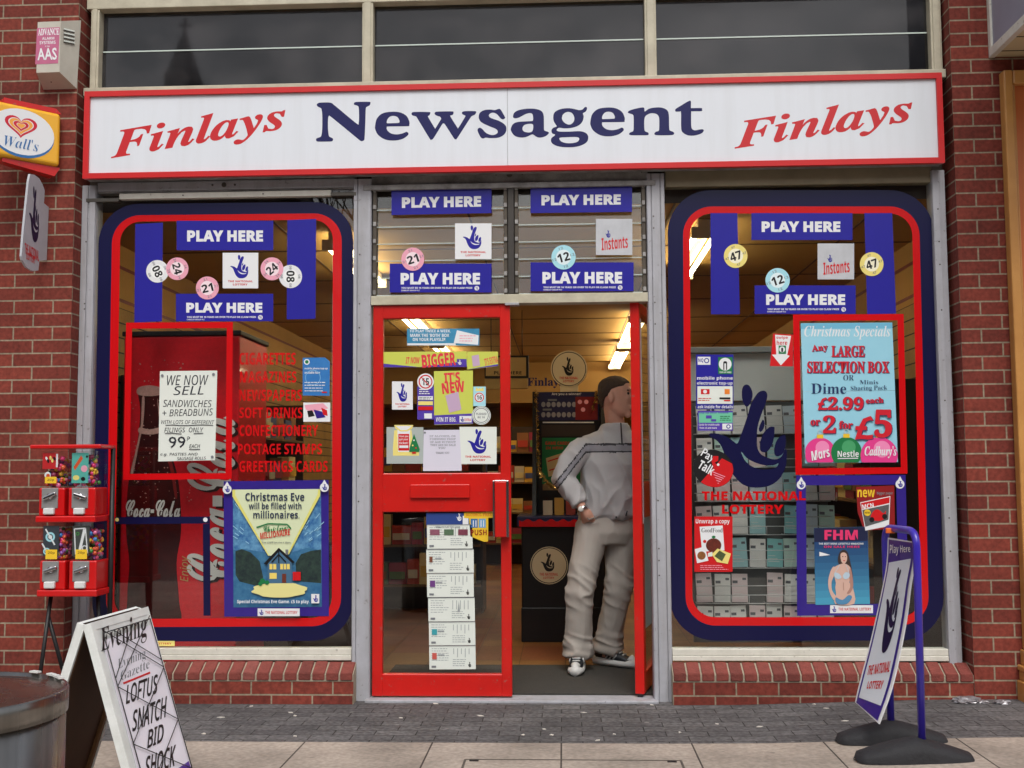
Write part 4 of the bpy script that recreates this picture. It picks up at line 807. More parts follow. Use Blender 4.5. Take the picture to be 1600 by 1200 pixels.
A = Art(YW); A.slab([(1208, 521), (1239, 523), (1239, 572.5), (1203, 572)], PRED); A.poly([(1211, 523), (1236, 525), (1230, 555), (1234, 556), (1220, 571), (1206, 554), (1213, 554)], PWHITE); A.text('swipe', 1213, 525, 1231, 531, PRED, 'sb'); A.text('here', 1213.5, 532, 1230, 539, PRED, 'sb'); A.rect(1216.5, 540, 1228, 553, PGREEN); A.disc(1222, 546, 4.6, PWHITE); A.rect(1220.5, 543.5, 1223.5, 550, PBLACK); sticker(A, 'swipe_sign', 'red sign with a white downward arrow in the card rack window', 'sign')
A = Art(YW); A.srect(1085, 807, 1144.5, 893.5, PRED); A.text('Unwrap a copy', 1087, 811, 1140, 820, PWHITE, 'sb', -.002); A.poly([(1093, 823), (1129, 821), (1132, 860), (1097, 862)], PWHITE); A.text('GoodFood', 1096, 825, 1129, 832, PBLACK, 'rb', -.01); A.disc(1115, 852, 12, mat('print_pudding', (110, 44, 30), .4, noise=.8, nscale=50), 11); A.disc(1115, 839, 3, PGREEN, 2); A.disc(1101, 846, 2.5, PRED)
A.poly([(1085.5, 858), (1101, 854), (1107, 876), (1089, 880)], PWHITE); A.disc(1096, 868, 6.5, mat('print_food', (150, 96, 50), .4, noise=.8, nscale=60)); A.poly([(1112, 866), (1121, 857), (1142, 865), (1137, 881), (1120, 878)], PYEL); A.poly([(1116, 869), (1124, 860), (1134, 866), (1128, 877)], mat('print_greens', (84, 100, 60), .4, noise=.9, nscale=60)); A.poly([(1106, 864), (1113, 862), (1113, 869), (1106, 870)], PAPER); A.lines(1094, 883, 1138, 3, 3, PINK, 1, 5); sticker(A, 'magazine_poster', 'red magazine poster with food pictures in the card rack window', 'poster')

# offer poster
A = Art(YW); A.q = None; LB = mat('print_offer_blue', (150, 208, 228), .35, coat=.2, noise=.25, nscale=6, dark=(178, 224, 238)); LB2 = mat('print_offer_blue_top', (112, 184, 214), .35, coat=.2)
A.slab([(1251, 505), (1394, 504), (1398.5, 610), (1254.5, 612)], LB); A.off = 0; A.slab([(1254.5, 612.3), (1398.5, 610.3), (1403, 722), (1258, 724)], LB); A.poly([(1251.3, 505.3), (1394, 504.3), (1394.4, 513), (1251.6, 514)], LB2)
OFR = mat('offer_red', (206, 24, 44), .4); OFN = mat('offer_navy', (30, 52, 96), .4)
def two(t, x0, y0, x1, y1, font='rb', off=.015, a=0):
    A.text(t, x0+1.2, y0+1, x1+1.2, y1+1, OFN, font, off, a); A.text(t, x0, y0, x1, y1, OFR, font, off, a)
A.text('Christmas Specials', 1256.5, 509, 1391, 530.5, PWHITE, 'rbi', -.004)
two('Any', 1268, 538, 1293, 551, 'rb', .015, -6); two('LARGE', 1299, 540, 1351, 558); two('SELECTION BOX', 1261, 564.5, 1389, 583); A.text('OR', 1317.5, 586, 1334, 594.5, OFN, 'rb', -.01); A.text('Minis', 1343, 594, 1372, 600.5, OFN, 'rb', -.01); A.text('Dime', 1267.5, 599, 1322, 615.5, OFN, 'rb', -.004); A.text('Sharing Pack', 1329, 602.5, 1386, 611.5, OFN, 'rb', -.01, a=-1.5)
two('£2.99', 1277.5, 620, 1349, 641, 'rb', .02); two('each', 1352.5, 621, 1380, 630, 'rb', .015, -3); two('or', 1266, 656, 1281, 665); two('2', 1285.5, 649, 1305.5, 677, 'rb', .01); two('for', 1310.5, 657.5, 1332, 670); 
def bauble(cx, cy, r, m, m2):
    pts = [(cx+r*math.cos(2*math.pi*i/40), cy+r*math.sin(2*math.pi*i/40)) for i in range(40)]
    A.poly([(min(max(x, 1258), 1402.5), min(y, 722.5)) for x, y in pts], m); A.disc(cx+r*.15, cy-r*.35, r*.45, m2)
    A.poly([(cx-5, cy-r-5), (cx+5, cy-r-5), (cx+5, cy-r+1), (cx-5, cy-r+1)], YLW); A.ring(cx, cy-r-9, 3, 4, SILVER, 14)
HP = mat('bauble_pink', (226, 60, 140), .4); HP2 = mat('bauble_pink_pale', (240, 140, 186), .4); bauble(1281, 708, 24, HP, HP2); bauble(1322, 707, 24, PGREEN, mat('bauble_green_pale', (70, 160, 104), .4)); bauble(1373, 712, 29, HP, HP2)
two('£', 1335, 650, 1364, 687, 'rb', .02); two('5', 1365, 640, 1393, 684, 'rb', .02)
A.text('Mars', 1266, 702, 1296, 717, PWHITE, 'sbi', .006, a=-14); A.text('Nestle', 1308, 704, 1341, 714, PWHITE, 'sb', .0); A.line([(1308, 716.5), (1340, 716)], 1.4, PWHITE); A.text("Cadbury's", 1350, 697, 1400, 716, PWHITE, 'rbi', .01)
sticker(A, 'offer_poster', 'pale blue Christmas offer poster with red prices and baubles', 'poster')

# lower purple poster frame with two magazine posters
A = Art(YW-.0005); q = [(1244, 743), (1415, 742), (1420, 961), (1245.5, 962)]; A.q = q; A.shape([[(0, 0), (1, 0), (1, 1), (0, 1)], [(.088, .07), (.912, .07), (.914, .918), (.088, .918)]], PPURP); A.q = None
A.srect(1297, 945.5, 1364, 958, PWHITE, .0004); hand(A, 1299.5, 947, 1306.5, 956.5, PBLUE); A.text('THE NATIONAL LOTTERY', 1310, 949.5, 1361, 954, PRED, 'sb'); tab(A, 1251.7, 756); tab(A, 1406, 755); sticker(A, 'poster_holder', 'purple edged poster holder round two magazine posters', 'poster holder')
A = Art(YW+.0005); SEA = mat('print_sea_blue', (44, 96, 140), .35, coat=.3, noise=.35, nscale=4, dark=(70, 150, 190)); A.slab([(1271.7, 825), (1355.6, 823), (1359, 943.5), (1274, 945)], SEA); A.poly([(1271.9, 825.2), (1355.4, 823.3), (1355.9, 845), (1272.2, 847)], mat('print_deep_navy', (26, 32, 66), .4)); 
for i in range(9):
    f_ = i/9; A.poly([(1272.2+f_*1.8, 847+f_*98), (1355.9+f_*3.1, 845+f_*98.4), (1359, 943.5), (1274, 945)], mat('print_sea_%d' % i, (int(36+44*f_), int(70+100*f_), int(116+84*f_)), .35))
PK = mat('print_magazine_pink', (226, 54, 110), .4); SK = mat('print_skin', (214, 176, 160), .5); SKD = mat('print_skin_dark', (176, 130, 116), .5); HAIR = mat('print_hair', (58, 42, 38), .5)
A.text('FHM', 1288, 828, 1340, 843.5, PK, 'sb', .02); A.text('THE BEST MENS LIFESTYLE MAGAZINE', 1279, 848, 1349, 850.8, PWHITE, 'sb'); A.text('ON SALE HERE', 1287, 852.5, 1343, 856, PK, 'sb'); A.poly([(1280, 862), (1297, 867), (1280, 869)], PWHITE)
g = lambda pts: [(1060+x*.275, 720+y*.275) for x, y in pts]
A.poly(crom(g([(938, 505), (960, 520), (972, 560), (985, 620), (990, 680), (975, 690), (960, 640), (955, 590), (915, 590), (905, 560), (915, 520)]), 3), HAIR)
A.poly(crom(g([(925, 585), (950, 585), (975, 605), (982, 640), (970, 690), (990, 720), (998, 812), (890, 813), (895, 760), (890, 720), (893, 690), (880, 640), (885, 605)]), 3), SK)
A.poly(crom(g([(885, 600), (866, 620), (850, 680), (856, 740), (880, 790), (900, 790), (895, 770), (872, 735), (870, 685), (888, 640)]), 3), SK); A.poly(crom(g([(975, 605), (985, 640), (992, 710), (975, 750), (955, 752), (975, 715), (968, 650)]), 3), SKD)
A.poly(crom(g([(920, 530), (938, 520), (955, 532), (956, 565), (940, 585), (924, 570)]), 3), SK); A.rect(*g([(928, 542)])[0], *g([(936, 546)])[0], HAIR); A.rect(*g([(944, 542)])[0], *g([(951, 546)])[0], HAIR); A.rect(*g([(934, 565)])[0], *g([(946, 569)])[0], PRED)
BIK = mat('print_pale_bikini', (186, 206, 220), .4); A.poly(crom(g([(885, 635), (910, 640), (925, 662), (905, 672), (886, 660)]), 3), BIK); A.poly(crom(g([(932, 655), (948, 632), (970, 640), (968, 662), (945, 672)]), 3), BIK); A.poly(crom(g([(892, 775), (930, 790), (965, 762), (985, 775), (955, 812), (900, 812)]), 3), mat('print_blue_shorts', (84, 140, 180), .4)); A.line(g([(888, 635), (915, 590)]), .8, BIK); A.line(g([(968, 638), (950, 590)]), .8, BIK); A.line(g([(935, 690), (938, 735)]), .8, SKD)
sticker(A, 'magazine_poster', 'dark blue magazine poster with a figure in swimwear', 'poster')
A = Art(YW+.0006); A.slab([(1337.5, 761), (1397, 758.5), (1398.5, 826), (1350, 829), (1340, 800)], mat('poster_dark_red', (148, 26, 30), .35, coat=.3, noise=.4, nscale=9)); A.text('new', 1339.5, 765, 1367, 777, YLW, 'sb', .006); A.text('bigger paper', 1370, 768, 1395, 774, PGREY, 'sb'); A.poly([(1344, 785), (1391, 775), (1389, 822), (1352, 829)], PWHITE); A.poly([(1345, 786), (1390, 776.5), (1389.5, 786), (1346.5, 796)], PRED); A.text('MCN', 1347, 787, 1365, 794.5, PWHITE, 'sb', .01, a=-10); A.poly([(1347, 797), (1389, 788), (1388, 812), (1352, 823)], mat('print_bike_grey', (96, 96, 98), .4, noise=.6, nscale=60)); A.poly(crom([(1360, 810), (1364, 799), (1372, 796), (1380, 802), (1384, 798), (1382, 810), (1372, 814)], 3), PRED); A.disc(1362, 812, 4, PBLACK); A.disc(1382, 807, 4, PBLACK); A.disc(1355, 801, 5.2, YLW); A.text('NEW', 1351, 799.5, 1359, 802.5, PBLACK); sticker(A, 'magazine_poster', 'dark red motorcycle paper poster at the right of the purple frame', 'poster')
# ------------------------------------------------------------------ things on the street side
def pxd(px, py, D): return CAM_P+ray(px, py)*D
def project(P):
    d = P-CAM_P; z = d.dot(CAM_F); return 800+FPX*d.dot(CAM_R)/z, 600-FPX*d.dot(CAM_U)/z

# alarm bell box
BOXM = mat('alarm_box_metal', (196, 192, 180), .45, noise=.3, nscale=9, dark=(150, 140, 120))
F = PF-.115; e = empty('alarm_box', at(90, 140, PF), 'cream metal alarm bell box with a pink label on the left brick wall', 'alarm box')
f4 = [at(59, 34.5, F), at(95, 33, F), at(90, 112.5, F), at(53.7, 113.7, F)]; k4 = [at(64, 38, PF), at(126.7, 31.7, PF), at(120, 138.7, PF), at(51.7, 140.5, PF)]
k4[0].x = k4[3].x = min(f4[0].x, f4[3].x)+.0; f4[3].x = f4[0].x; f4[2].x = f4[1].x
b = MB(); b.face(f4, BOXM)
for i in range(4): b.face([f4[i], k4[i], k4[(i+1) % 4], f4[(i+1) % 4]], BOXM)
b.face(k4[::-1], BOXM); b.build('case', e, bevel=.004)
A = Art(F-.0005); A.slab([(58, 44), (93.5, 42.5), (90.8, 99), (55, 100.5)], mat('label_pink', (196, 104, 140), .45, noise=.3, nscale=12), .0006)
A.text('ADVANCE', 59.5, 44.5, 92.5, 55, PWHITE, 'rb', .01, a=-2); A.text('ALARM', 66, 58, 85, 62, PWHITE, 'sb', a=-2); A.text('SYSTEMS', 62, 64, 87, 69, PWHITE, 'sb', a=-2); A.text('LTD', 71, 71.5, 78, 73.5, PWHITE); A.text('AAS', 58.5, 75, 89, 94, PWHITE, 's', .02, a=-2); A.build('label', e)
# louvre slots on the slanted right side
n = (f4[1]-k4[1]).cross(f4[2]-f4[1]).normalized()
if n.x < 0: n = -n
A = Art((f4[1], n)); gl = mat('slot_dark', (70, 66, 60), .7); 
for k in range(4): A.off = .0005; A.poly([(99.5, 46+k*6.2), (116.5, 50+k*6), (116, 52+k*6), (99, 48.2+k*6.2)], gl); A.off = .001; A.poly([(100, 44+k*6.2), (117, 48+k*6), (116.5, 50+k*6), (99.5, 46+k*6.2)], PAPER)
A.build('vent_slots', e)
b = MB(); c = at(80, 128, PF-.05); b.ball(c, .004, BLACK, 8); b.build('screw', e)

# angled ice cream sign: a rounded box standing out from the wall at about 45 degrees
yl = mat('sign_yellow', (240, 178, 40), .35, coat=.3); PH = R(46)
RE = at(95, 218, PF-.06); U_ = Vector((math.cos(PH), math.sin(PH), 0)); NN = Vector((math.sin(PH), -math.cos(PH), 0)); W, H = .44, .305
O_ = RE-U_*W+Vector((0, 0, H/2-.004)); e = empty('ice_cream_sign', (RE.x-.15, RE.y-.15, RE.z-H/2), 'yellow ice cream sign with a white oval and heart on the left brick wall', 'shop sign')
MS = Matrix.Translation(O_) @ Matrix(((U_.x, -NN.x, 0, 0), (U_.y, -NN.y, 0, 0), (0, 0, 1, 0), (0, 0, 0, 1)))     # local x along the face, y into the box
class UV(Art):
    """art laid out in metres on a rectangle: origin o, unit vectors u (right) and v (down)"""
    def __init__(s, o, u, v, n): s.o, s.u, s.v_ = Vector(o), Vector(u), Vector(v); super().__init__((o, n)); s.N = Vector(n)
    def xy(s, p): return s.o+s.u*p[0]+s.v_*p[1]+s.N*s.off
b = MB(); b.bbox(0, W, 0, .1, -H, 0, yl, .022, MS, 4); b.build('panel', e)
A = UV(O_, U_, (0, 0, -1), NN); A.off = .0006
cx, cy = W*.52, H*.5; WB = mat('sign_blue', (50, 110, 170), .35)
A.disc(cx, cy+H*.03, W*.395, WB, H*.43); A.disc(cx, cy-H*.012, W*.395, PWHITE, H*.42)
def heart(cx, cy, s_, m):
    A.poly([(cx+s_*1.22*math.sin(t)**3, cy-s_*(13*math.cos(t)-5*math.cos(2*t)-2*math.cos(3*t)-math.cos(4*t))/17) for t in [2*math.pi*i/40 for i in range(40)]], m)
HR = mat('heart_red', (206, 30, 54), .35); HO = mat('heart_orange', (244, 170, 70), .35); hx, hy = cx-W*.02, cy-H*.12
for s_, m in ((.235, HR), (.185, PWHITE), (.17, HO), (.118, PWHITE), (.11, HR), (.066, PWHITE), (.058, HO)): heart(hx, hy, H*s_, m)
A.text("Wall's", cx-W*.22, cy+H*.1, cx+W*.2, cy+H*.3, WB, 'rbi', -.012); A.build('oval_emblem', e)
for nm, z0, z1, u0 in (('bracket', .002, .03, .3), ('bracket', -H-.055, -H-.002, .3)):
    b = MB(); b.prism([MS @ Vector(p) for p in ((W*u0, .02, z0 if z0 > 0 else z1), (W*u0, .02, z1 if z0 > 0 else z1-.02), (W*.95, .02, z1 if z0 > 0 else z0), (W*1.02, .02, z0 if z0 > 0 else z1))], tuple(-NN*.07), RED); b.build(nm, e, bevel=.006)
# hanging emblem sign below it
X1 = at(76, 350, PF).x; P1 = Vector((X1, PF, 0)); NX = Vector((1, 0, 0)); hg = mat('sign_grey_white', (184, 186, 192), .4, noise=.2, nscale=6)
e = empty('emblem_sign', at(76, 405, PF), 'thin pale projecting sign with the crossed fingers emblem under the ice cream sign', 'shop sign')
A = Art((P1, NX)); A.off = -.012
A.slab([(x/4, 250+y/4) for x, y in ((190, 88), (215, 92), (245, 115), (265, 150), (280, 190), (275, 270), (305, 295), (292, 625), (247, 630), (240, 690), (205, 695), (165, 670), (140, 625), (135, 600), (150, 420), (180, 130))], hg, .012); A.build('panel', e)
A = Art((P1, NX)); A.off = .0008; hand(A, 45.5, 291, 60.5, 378.5, VNAVY)
A.text('THE NATIONAL', 38.5, 379, 60.5, 396, PRED, 'sb', 0, rise=-13); A.text('LOTTERY', 41, 393, 55, 405, PRED, 'sb', 0, rise=-8); A.build('print', e)

# sweet and toy dispensers on a stand
YV = -.42; SP = lambda px, py, y=YV: at(px, py, y)
CLEAR = glassmat('clear_plastic', (.93, .95, .95), 1.45)
VR = mat('vending_red', (200, 16, 18), .3, coat=.3)
st = empty('dispenser_stand', (SP(115, 1000).x, YV+.1, zg(-3)), 'black stand with red shelves carrying four sweet dispensers by the wall', 'stand')
for nm, (px0, px1, pa, pb), o in (('shelf', (49, 160, 694.5, 701), .02), ('shelf', (57, 151, 806, 816), .015), ('shelf', (59, 153, 921.5, 932), .015)):
    b = MB(); b.bbox(SP(px0, pa).x, SP(px1, pa).x, YV-o, YV+.19, SP(115, pb).z, SP(115, pa).z, VR, .006); b.build(nm, st)
zb_ = SP(115, 930).z
b = MB(); xr = SP(176, 800, YV+.17).x
b.tube([(xr, YV+.16, SP(115, 700).z), (xr, YV+.16, zg(-3))], .014, BLACK, 8); b.build('pole', st)
xl = SP(72, 930).x
for q in ([(xl, YV+.06, zb_), (SP(61, 1048).x-.01, YV-.02, zg(-3))], [(SP(69, 960).x, YV+.05, zb_-.12), (SP(90, 1048).x, YV+.2, zg(-3))], [(SP(140, 930).x, YV+.1, zb_), (SP(150, 1048).x, YV+.12, zg(-3))]):
    b = MB(); b.tube(q, .011, BLACK, 8); b.build('leg', st)
TOYC = [mat('toy_%d' % i, c, .3, coat=.4) for i, c in enumerate(((226, 60, 120), (60, 130, 200), (70, 150, 70), (236, 190, 60), (220, 90, 50), (150, 90, 170), (230, 120, 160)))]
def dispenser(px0, px1, pg0, pg1, pb1, label, kind, seed):
    rr = random.Random(seed); x0, x1 = SP(px0, pg1).x, SP(px1, pg1).x; zg0, zg1, zb1 = SP(115, pg0).z, SP(115, pg1).z, SP(115, pb1).z; w_ = x1-x0
    e = empty('sweet_dispenser', ((x0+x1)/2, YV+.08, zb1), label, 'sweet dispenser', 'sweet dispensers on the stand')
    b = MB(); b.bbox(x0, x1, YV, YV+.165, zb1, zg1, VR, .008); b.build('base', e)
    b = MB(); b.box(x0+.004, x1-.004, YV+.004, YV+.16, zg1+.001, zg0-.001, CLEAR); b.build('clear_case', e)
    b = MB(); c = (x0+x1)/2-w_*.03; hm = zb1+(zg1-zb1)*.62
    b.bbox(c-.048, c+.04, YV-.006, YV+.004, hm-.052, hm+.055, mat('plate_metal', (150, 150, 150), .45, .35, noise=.3, nscale=20), .003); b.build('coin_plate', e)
    b = MB(); M = Matrix.Translation((c, YV-.012, hm+.012)) @ Matrix.Rotation(R(rr.uniform(-30, 20)), 4, 'Y'); b.bbox(-.036, .036, -.012, .004, -.009, .009, CHROME, .004, M); b.lathe([(.016, -.008), (.016, .012), (.001, .014)], CHROME, 14, Matrix.Translation((c, YV-.004, hm+.012)) @ Matrix.Rotation(R(90), 4, 'X')); b.build('turn_handle', e)
    b = MB(); b.bbox(c-.032, c+.026, YV-.022, YV+.002, zb1+.008, hm-.05, mat('chute_white', (214, 214, 214), .3), .006); b.build('chute', e)
    b = MB()
    for i in range(95):
        r_ = rr.uniform(.009, .015); b.ball((rr.uniform(x0+.02, x1-.02), YV+.025+rr.random()*.1, zg1+.012+rr.random()**1.3*(zg0-zg1)*.78), r_, rr.choice(TOYC), 8)
    if kind in (2, 3):
        for i in range(60): b.ball((rr.uniform((x0+x1)/2+.01, x1-.018), YV+.02+rr.random()*.1, zg1+.012+rr.random()*(zg0-zg1)*.72), .0115, rr.choice(TOYC), 8)
    b.build('sweets', e, kind='stuff')
    A = UV((x0+.012, YV+.008, zg0-.012), (1, 0, 0), (0, 0, -1), (0, -1, 0)); W, H = w_*.62, (zg0-zg1)*.86
    bgm = [mat('toy_card_red', (200, 40, 44), .4), mat('toy_card_teal', (90, 178, 166), .4), mat('toy_card_dark', (60, 66, 74), .4), mat('toy_card_grey', (70, 74, 72), .4)][kind]
    hh = H*(.5 if kind == 0 else .95); A.slab([(0, 0), (W, 0), (W, hh), (0, hh)], bgm)
    if kind == 0:
        for p in ((.25, .15), (.5, .1), (.62, .28), (.35, .3), (.75, .15)): A.disc(W*p[0], hh*(p[1]+.2), W*.13, rr.choice([PYEL, PWHITE, PBLACK]), W*.07, 10, rr.uniform(0, 90))
        A.rect(W*.86, hh*.05, W*.98, hh*.9, PWHITE); A.disc(W*.35, H*.7, W*.2, PWHITE, W*.22, 16); A.disc(W*.38, H*.72, W*.12, TOYC[4], W*.14, 12)
    elif kind == 1:
        A.q = None; A.poly([(W*.1, H*.45), (W*.55, H*.08), (W*.66, H*.18), (W*.2, H*.55)], TOYC[4]); A.disc(W*.75, H*.5, W*.2, PINK, W*.2, 16); A.disc(W*.28, H*.78, W*.2, PYEL, W*.15, 12); A.disc(W*.7, H*.82, W*.14, PBLACK, W*.12, 12); A.disc(W*.9, H*.12, W*.07, PBLACK)
    elif kind == 2:
        for cx, cy, r_ in ((.45, .35, .3), (.25, .8, .22)): A.ring(W*cx, H*cy, W*r_*.6, W*r_, PCYAN); A.disc(W*cx, H*cy, W*r_*.4, PWHITE); A.line([(W*(cx-.3), H*(cy-.25)), (W*(cx+.3), H*(cy+.25))], .008, PWHITE)
    else:
        A.line([(W*.1, H*.1), (W*.2, H*.9), (W*.9, H*.85), (W*.75, H*.08), (W*.1, H*.1)], .006, PWHITE); A.poly([(W*.35, H*.8), (W*.62, H*.1), (W*.78, H*.12), (W*.5, H*.84)], PWHITE); A.ring(W*.72, H*.7, W*.1, W*.16, PWHITE); A.ring(W*.3, H*.25, W*.06, W*.1, TOYC[2])
    A.build('display_card', e)
    if kind != 1:
        A = UV((x0+w_*.22, YV+.0015, zg1+.058), (1, 0, 0), (0, 0, -1), (0, -1, 0)); A.slab([(0, 0), (.062, 0), (.062, .05 if kind > 1 else .034), (0, .05 if kind > 1 else .034)], YLW); A.text('20p', .012, .01, .05, .026, mat('price_brown', (120, 90, 20), .5), 'sb'); A.build('price_label', e)
dispenser(61, 101, 704, 762, 806, 'upper red dispenser with a red toy card behind its clear front', 0, 1); dispenser(107, 149, 704, 762, 806, 'upper red dispenser with a teal toy card behind its clear front', 1, 2)
dispenser(62, 102, 818, 876, 921.5, 'lower red dispenser with pale blue ring toys on its card', 2, 3); dispenser(108, 151, 818, 876, 921.5, 'lower red dispenser with white metal toys and many coloured balls', 3, 4)

# newspaper A-board
TL = pxd(131, 974, 4.1); TR = atz(222, 948.5, TL.z); ed = (TR-TL); WB_ = ed.length; ed.normalize(); nr = Vector((-ed.y, ed.x, 0))*-1
if nr.x < 0: nr = -nr
best = min((abs((project(TL+(nr*t-Vector((0, 0, 1)))*.3)[0]-131)/max(1, project(TL+(nr*t-Vector((0, 0, 1)))*.3)[1]-974)-.27), t) for t in [i*.01 for i in range(2, 70)])[1]
zgb = zg(-1.8); hgt = TL.z-zgb
e = empty('newspaper_board', (TL.x+ed.x*WB_/2, TL.y+ed.y*WB_/2, zgb), 'white folding newspaper board with a handwritten headline bill under black wires', 'pavement board')
BW = mat('board_white', (232, 236, 234), .5, noise=.35, nscale=9, dark=(160, 160, 150)); BB = mat('board_back', (84, 56, 36), .7, noise=.4, nscale=10)
def bpt(sg, u, v, o=0):
    """u along the ridge, v down the panel (metres), o outwards"""
    dn = (nr*best*sg-Vector((0, 0, 1))).normalized(); out = dn.cross(ed).normalized()
    if out.dot(nr*sg) < 0: out = -out
    return TL+ed*u+dn*v+out*o+nr*sg*.018
L = hgt*math.sqrt(1+best*best)
for sg, nm in ((1, 'front_panel'), (-1, 'rear_panel')):
    b = MB(); P = lambda u, v, o: bpt(sg, u, v, o)
    def slabp(u0, u1, v0, v1, o0, o1, m, mb=None):
        q = [P(u0, v0, o1), P(u1, v0, o1), P(u1, v1, o1), P(u0, v1, o1)]; k = [P(u0, v0, o0), P(u1, v0, o0), P(u1, v1, o0), P(u0, v1, o0)]
        b.face(q, m); b.face(k[::-1], mb or m)
        for i in range(4): b.face([q[i], q[(i+1) % 4], k[(i+1) % 4], k[i]], m)
    slabp(.0005, WB_-.0005, 0.0005, L, -.006, .006, BW, BB); slabp(0, .012, 0, L, -.024, -.0062, BW); slabp(WB_-.012, WB_, 0, L, -.024, -.0062, BW)
    slabp(0, .03, 0, L, .0062, .0082, BW); slabp(WB_-.03, WB_, 0, L, .0062, .0082, BW); slabp(.0302, WB_-.0302, 0, .03, .0062, .008, BW); slabp(.0302, WB_-.0302, L-.05, L, .0062, .008, BW)
    slabp(.012, .035, .02, L-.01, -.02, -.0062, mat('board_batten', (120, 84, 50), .7, noise=.4)); slabp(WB_-.035, WB_-.012, .02, L-.01, -.02, -.0062, MATS['board_batten'])
    b.build(nm, e)
dn = (nr*best-Vector((0, 0, 1))).normalized(); out = dn.cross(ed).normalized(); out = out if out.dot(nr) > 0 else -out
P0 = bpt(1, 0, 0, .009)
bill = Art((P0, out)); BP = mat('bill_paper', (240, 237, 248), .6, noise=.12, nscale=5)
m_ = lambda u, v: project(bpt(1, u, v, .009))
bill.slab([m_(.045, .075), m_(WB_-.02, .075), m_(WB_-.012, L*.93), m_(.05, L*.95)], BP, .0008)
bill.poly([m_(.05, L*.87), m_(WB_-.02, L*.86), m_(WB_-.015, L*.92), m_(.055, L*.94)], PUR2); bill.off -= .0002
bill.text('Evening', 158, 981, 229, 1029, PBLACK, 'rb', -.004, rise=26); bill.text('Evening', 184, 1030, 227, 1050, PGREY, 'rb', -.012, rise=18); bill.text('Gazette', 188, 1049, 233, 1064, PGREY, 'rb', -.012, rise=20); bill.line([(192, 1068), (234, 1051)], 3, PRED)
for t, x0, y0, x1, y1, ri in (('LOFTUS', 196, 1071, 246, 1101, 18), ('SNATCH', 206, 1111, 260, 1144, 24), ('BID', 229, 1142, 255, 1170, 12), ('SHOCK', 226, 1183, 274, 1216, 20)): bill.text(t, x0, y0, x1, y1, PBLACK, 'si', .019, rise=ri)
bill.build('headline_bill', label=None, parent=e)
b = MB(); pin = lambda u, v: bpt(1, u, v, .0165)
fr_ = [(.055, .05), (WB_-.03, .05), (WB_-.022, L*.9), (.06, L*.92)]
for i in range(4): b.tube([pin(*fr_[i]), pin(*fr_[(i+1) % 4])], .0022, BLACK, 6)
vs_ = [.05, .34, .63, .9]
for i in range(3):
    b.tube([pin(.055, L*vs_[i]), pin(WB_-.025, L*vs_[i+1])], .0018, BLACK, 6); b.tube([pin(WB_-.025, L*vs_[i]), pin(.055, L*vs_[i+1])], .0018, BLACK, 6)
b.tube([pin(WB_*.28, .05), pin(WB_-.025, L*.3)], .0018, BLACK, 6); b.tube([pin(WB_*.62, .05), pin(.056, L*.3)], .0018, BLACK, 6)
b.build('wires', e)

# stainless litter bin
C = pxd(-82, 600, 2.28); zt_ = .762; r_ = .245
e = empty('litter_bin', (C.x, C.y, zg(-1)), 'round stainless steel litter bin at the left edge by the newspaper board', 'litter bin')
T_ = Matrix.Translation((C.x, C.y, 0))
b = MB(); b.lathe([(r_-.004, zg(-1)+.02), (r_-.004, zt_-.048)], STEEL, 64, T_); b.build('body', e)
b = MB(); b.lathe([(r_-.02, zt_-.0475), (r_, zt_-.0475), (r_+.0005, zt_-.003), (r_-.002, zt_), (r_-.012, zt_), (r_-.016, zt_-.006), (r_-.03, zt_-.007), (.1, zt_+.006), (.01, zt_+.008)], STEEL, 64, T_); b.build('lid', e)
b = MB(); b.lathe([(r_-.005, zg(-1)), (r_-.005, zg(-1)+.03)], DARK, 48, T_); b.build('foot_ring', e)
b = MB(); M = T_ @ Matrix.Rotation(R(-40), 4, 'Z'); b.box(r_-.0042, r_-.0025, -.006, .006, zg(-1)+.04, zt_-.049, mat('seam_dark', (70, 68, 66), .5, .6), M); b.build('seam_strip', e)
b = MB(); rr = random.Random(4)
for i in range(4): a = R(rr.uniform(30, 120)); M = T_ @ Matrix.Translation((math.cos(a)*.235, math.sin(a)*.235, zt_+.0035)) @ Matrix.Rotation(a, 4, 'Z'); b.box(-.006, .006, -.012, .012, -.001, .0025, mat('scuff', (214, 214, 210), .5), M)
b.build('rim_rivet', e)

# swinging pavement sign
DN, DF = 4.83, 5.16; PB_ = mat('tube_purple_blue', (54, 40, 168), .3, coat=.4)
g1 = zg(1.4); nt, ft = pxd(1432, 850, DN), pxd(1383, 842, DF); ntop, ftop = pxd(1434, 832, DN), pxd(1386, 820, DF)
ft.z = nt.z; ftop.z = ntop.z+.02
nb = Vector((nt.x-.005, nt.y, g1+.03)); fb_ = Vector((ft.x, ft.y, g1+.03))
e = empty('pavement_sign', ((nt.x+ft.x)/2, (nt.y+ft.y)/2, g1), 'tall purple framed swing sign on black rubber feet in front of the card rack window', 'pavement sign')
def arc(a, c, d, n=6): return [a*(1-t)**2+c*2*t*(1-t)+d*t*t for t in [i/n for i in range(n+1)]]
cn, cf = Vector((nt.x, nt.y, nt.z+.055)), Vector((ft.x, ft.y, nt.z+.055)); hd = (cf-cn).normalized()
path = [nb]+arc(cn-Vector((0, 0, .07)), cn, cn+hd*.07)+arc(cf-hd*.07, cf, cf-Vector((0, 0, .07)))+[fb_]
b = MB(); b.tube(path, .0165, PB_, 14); b.build('tube_frame', e)
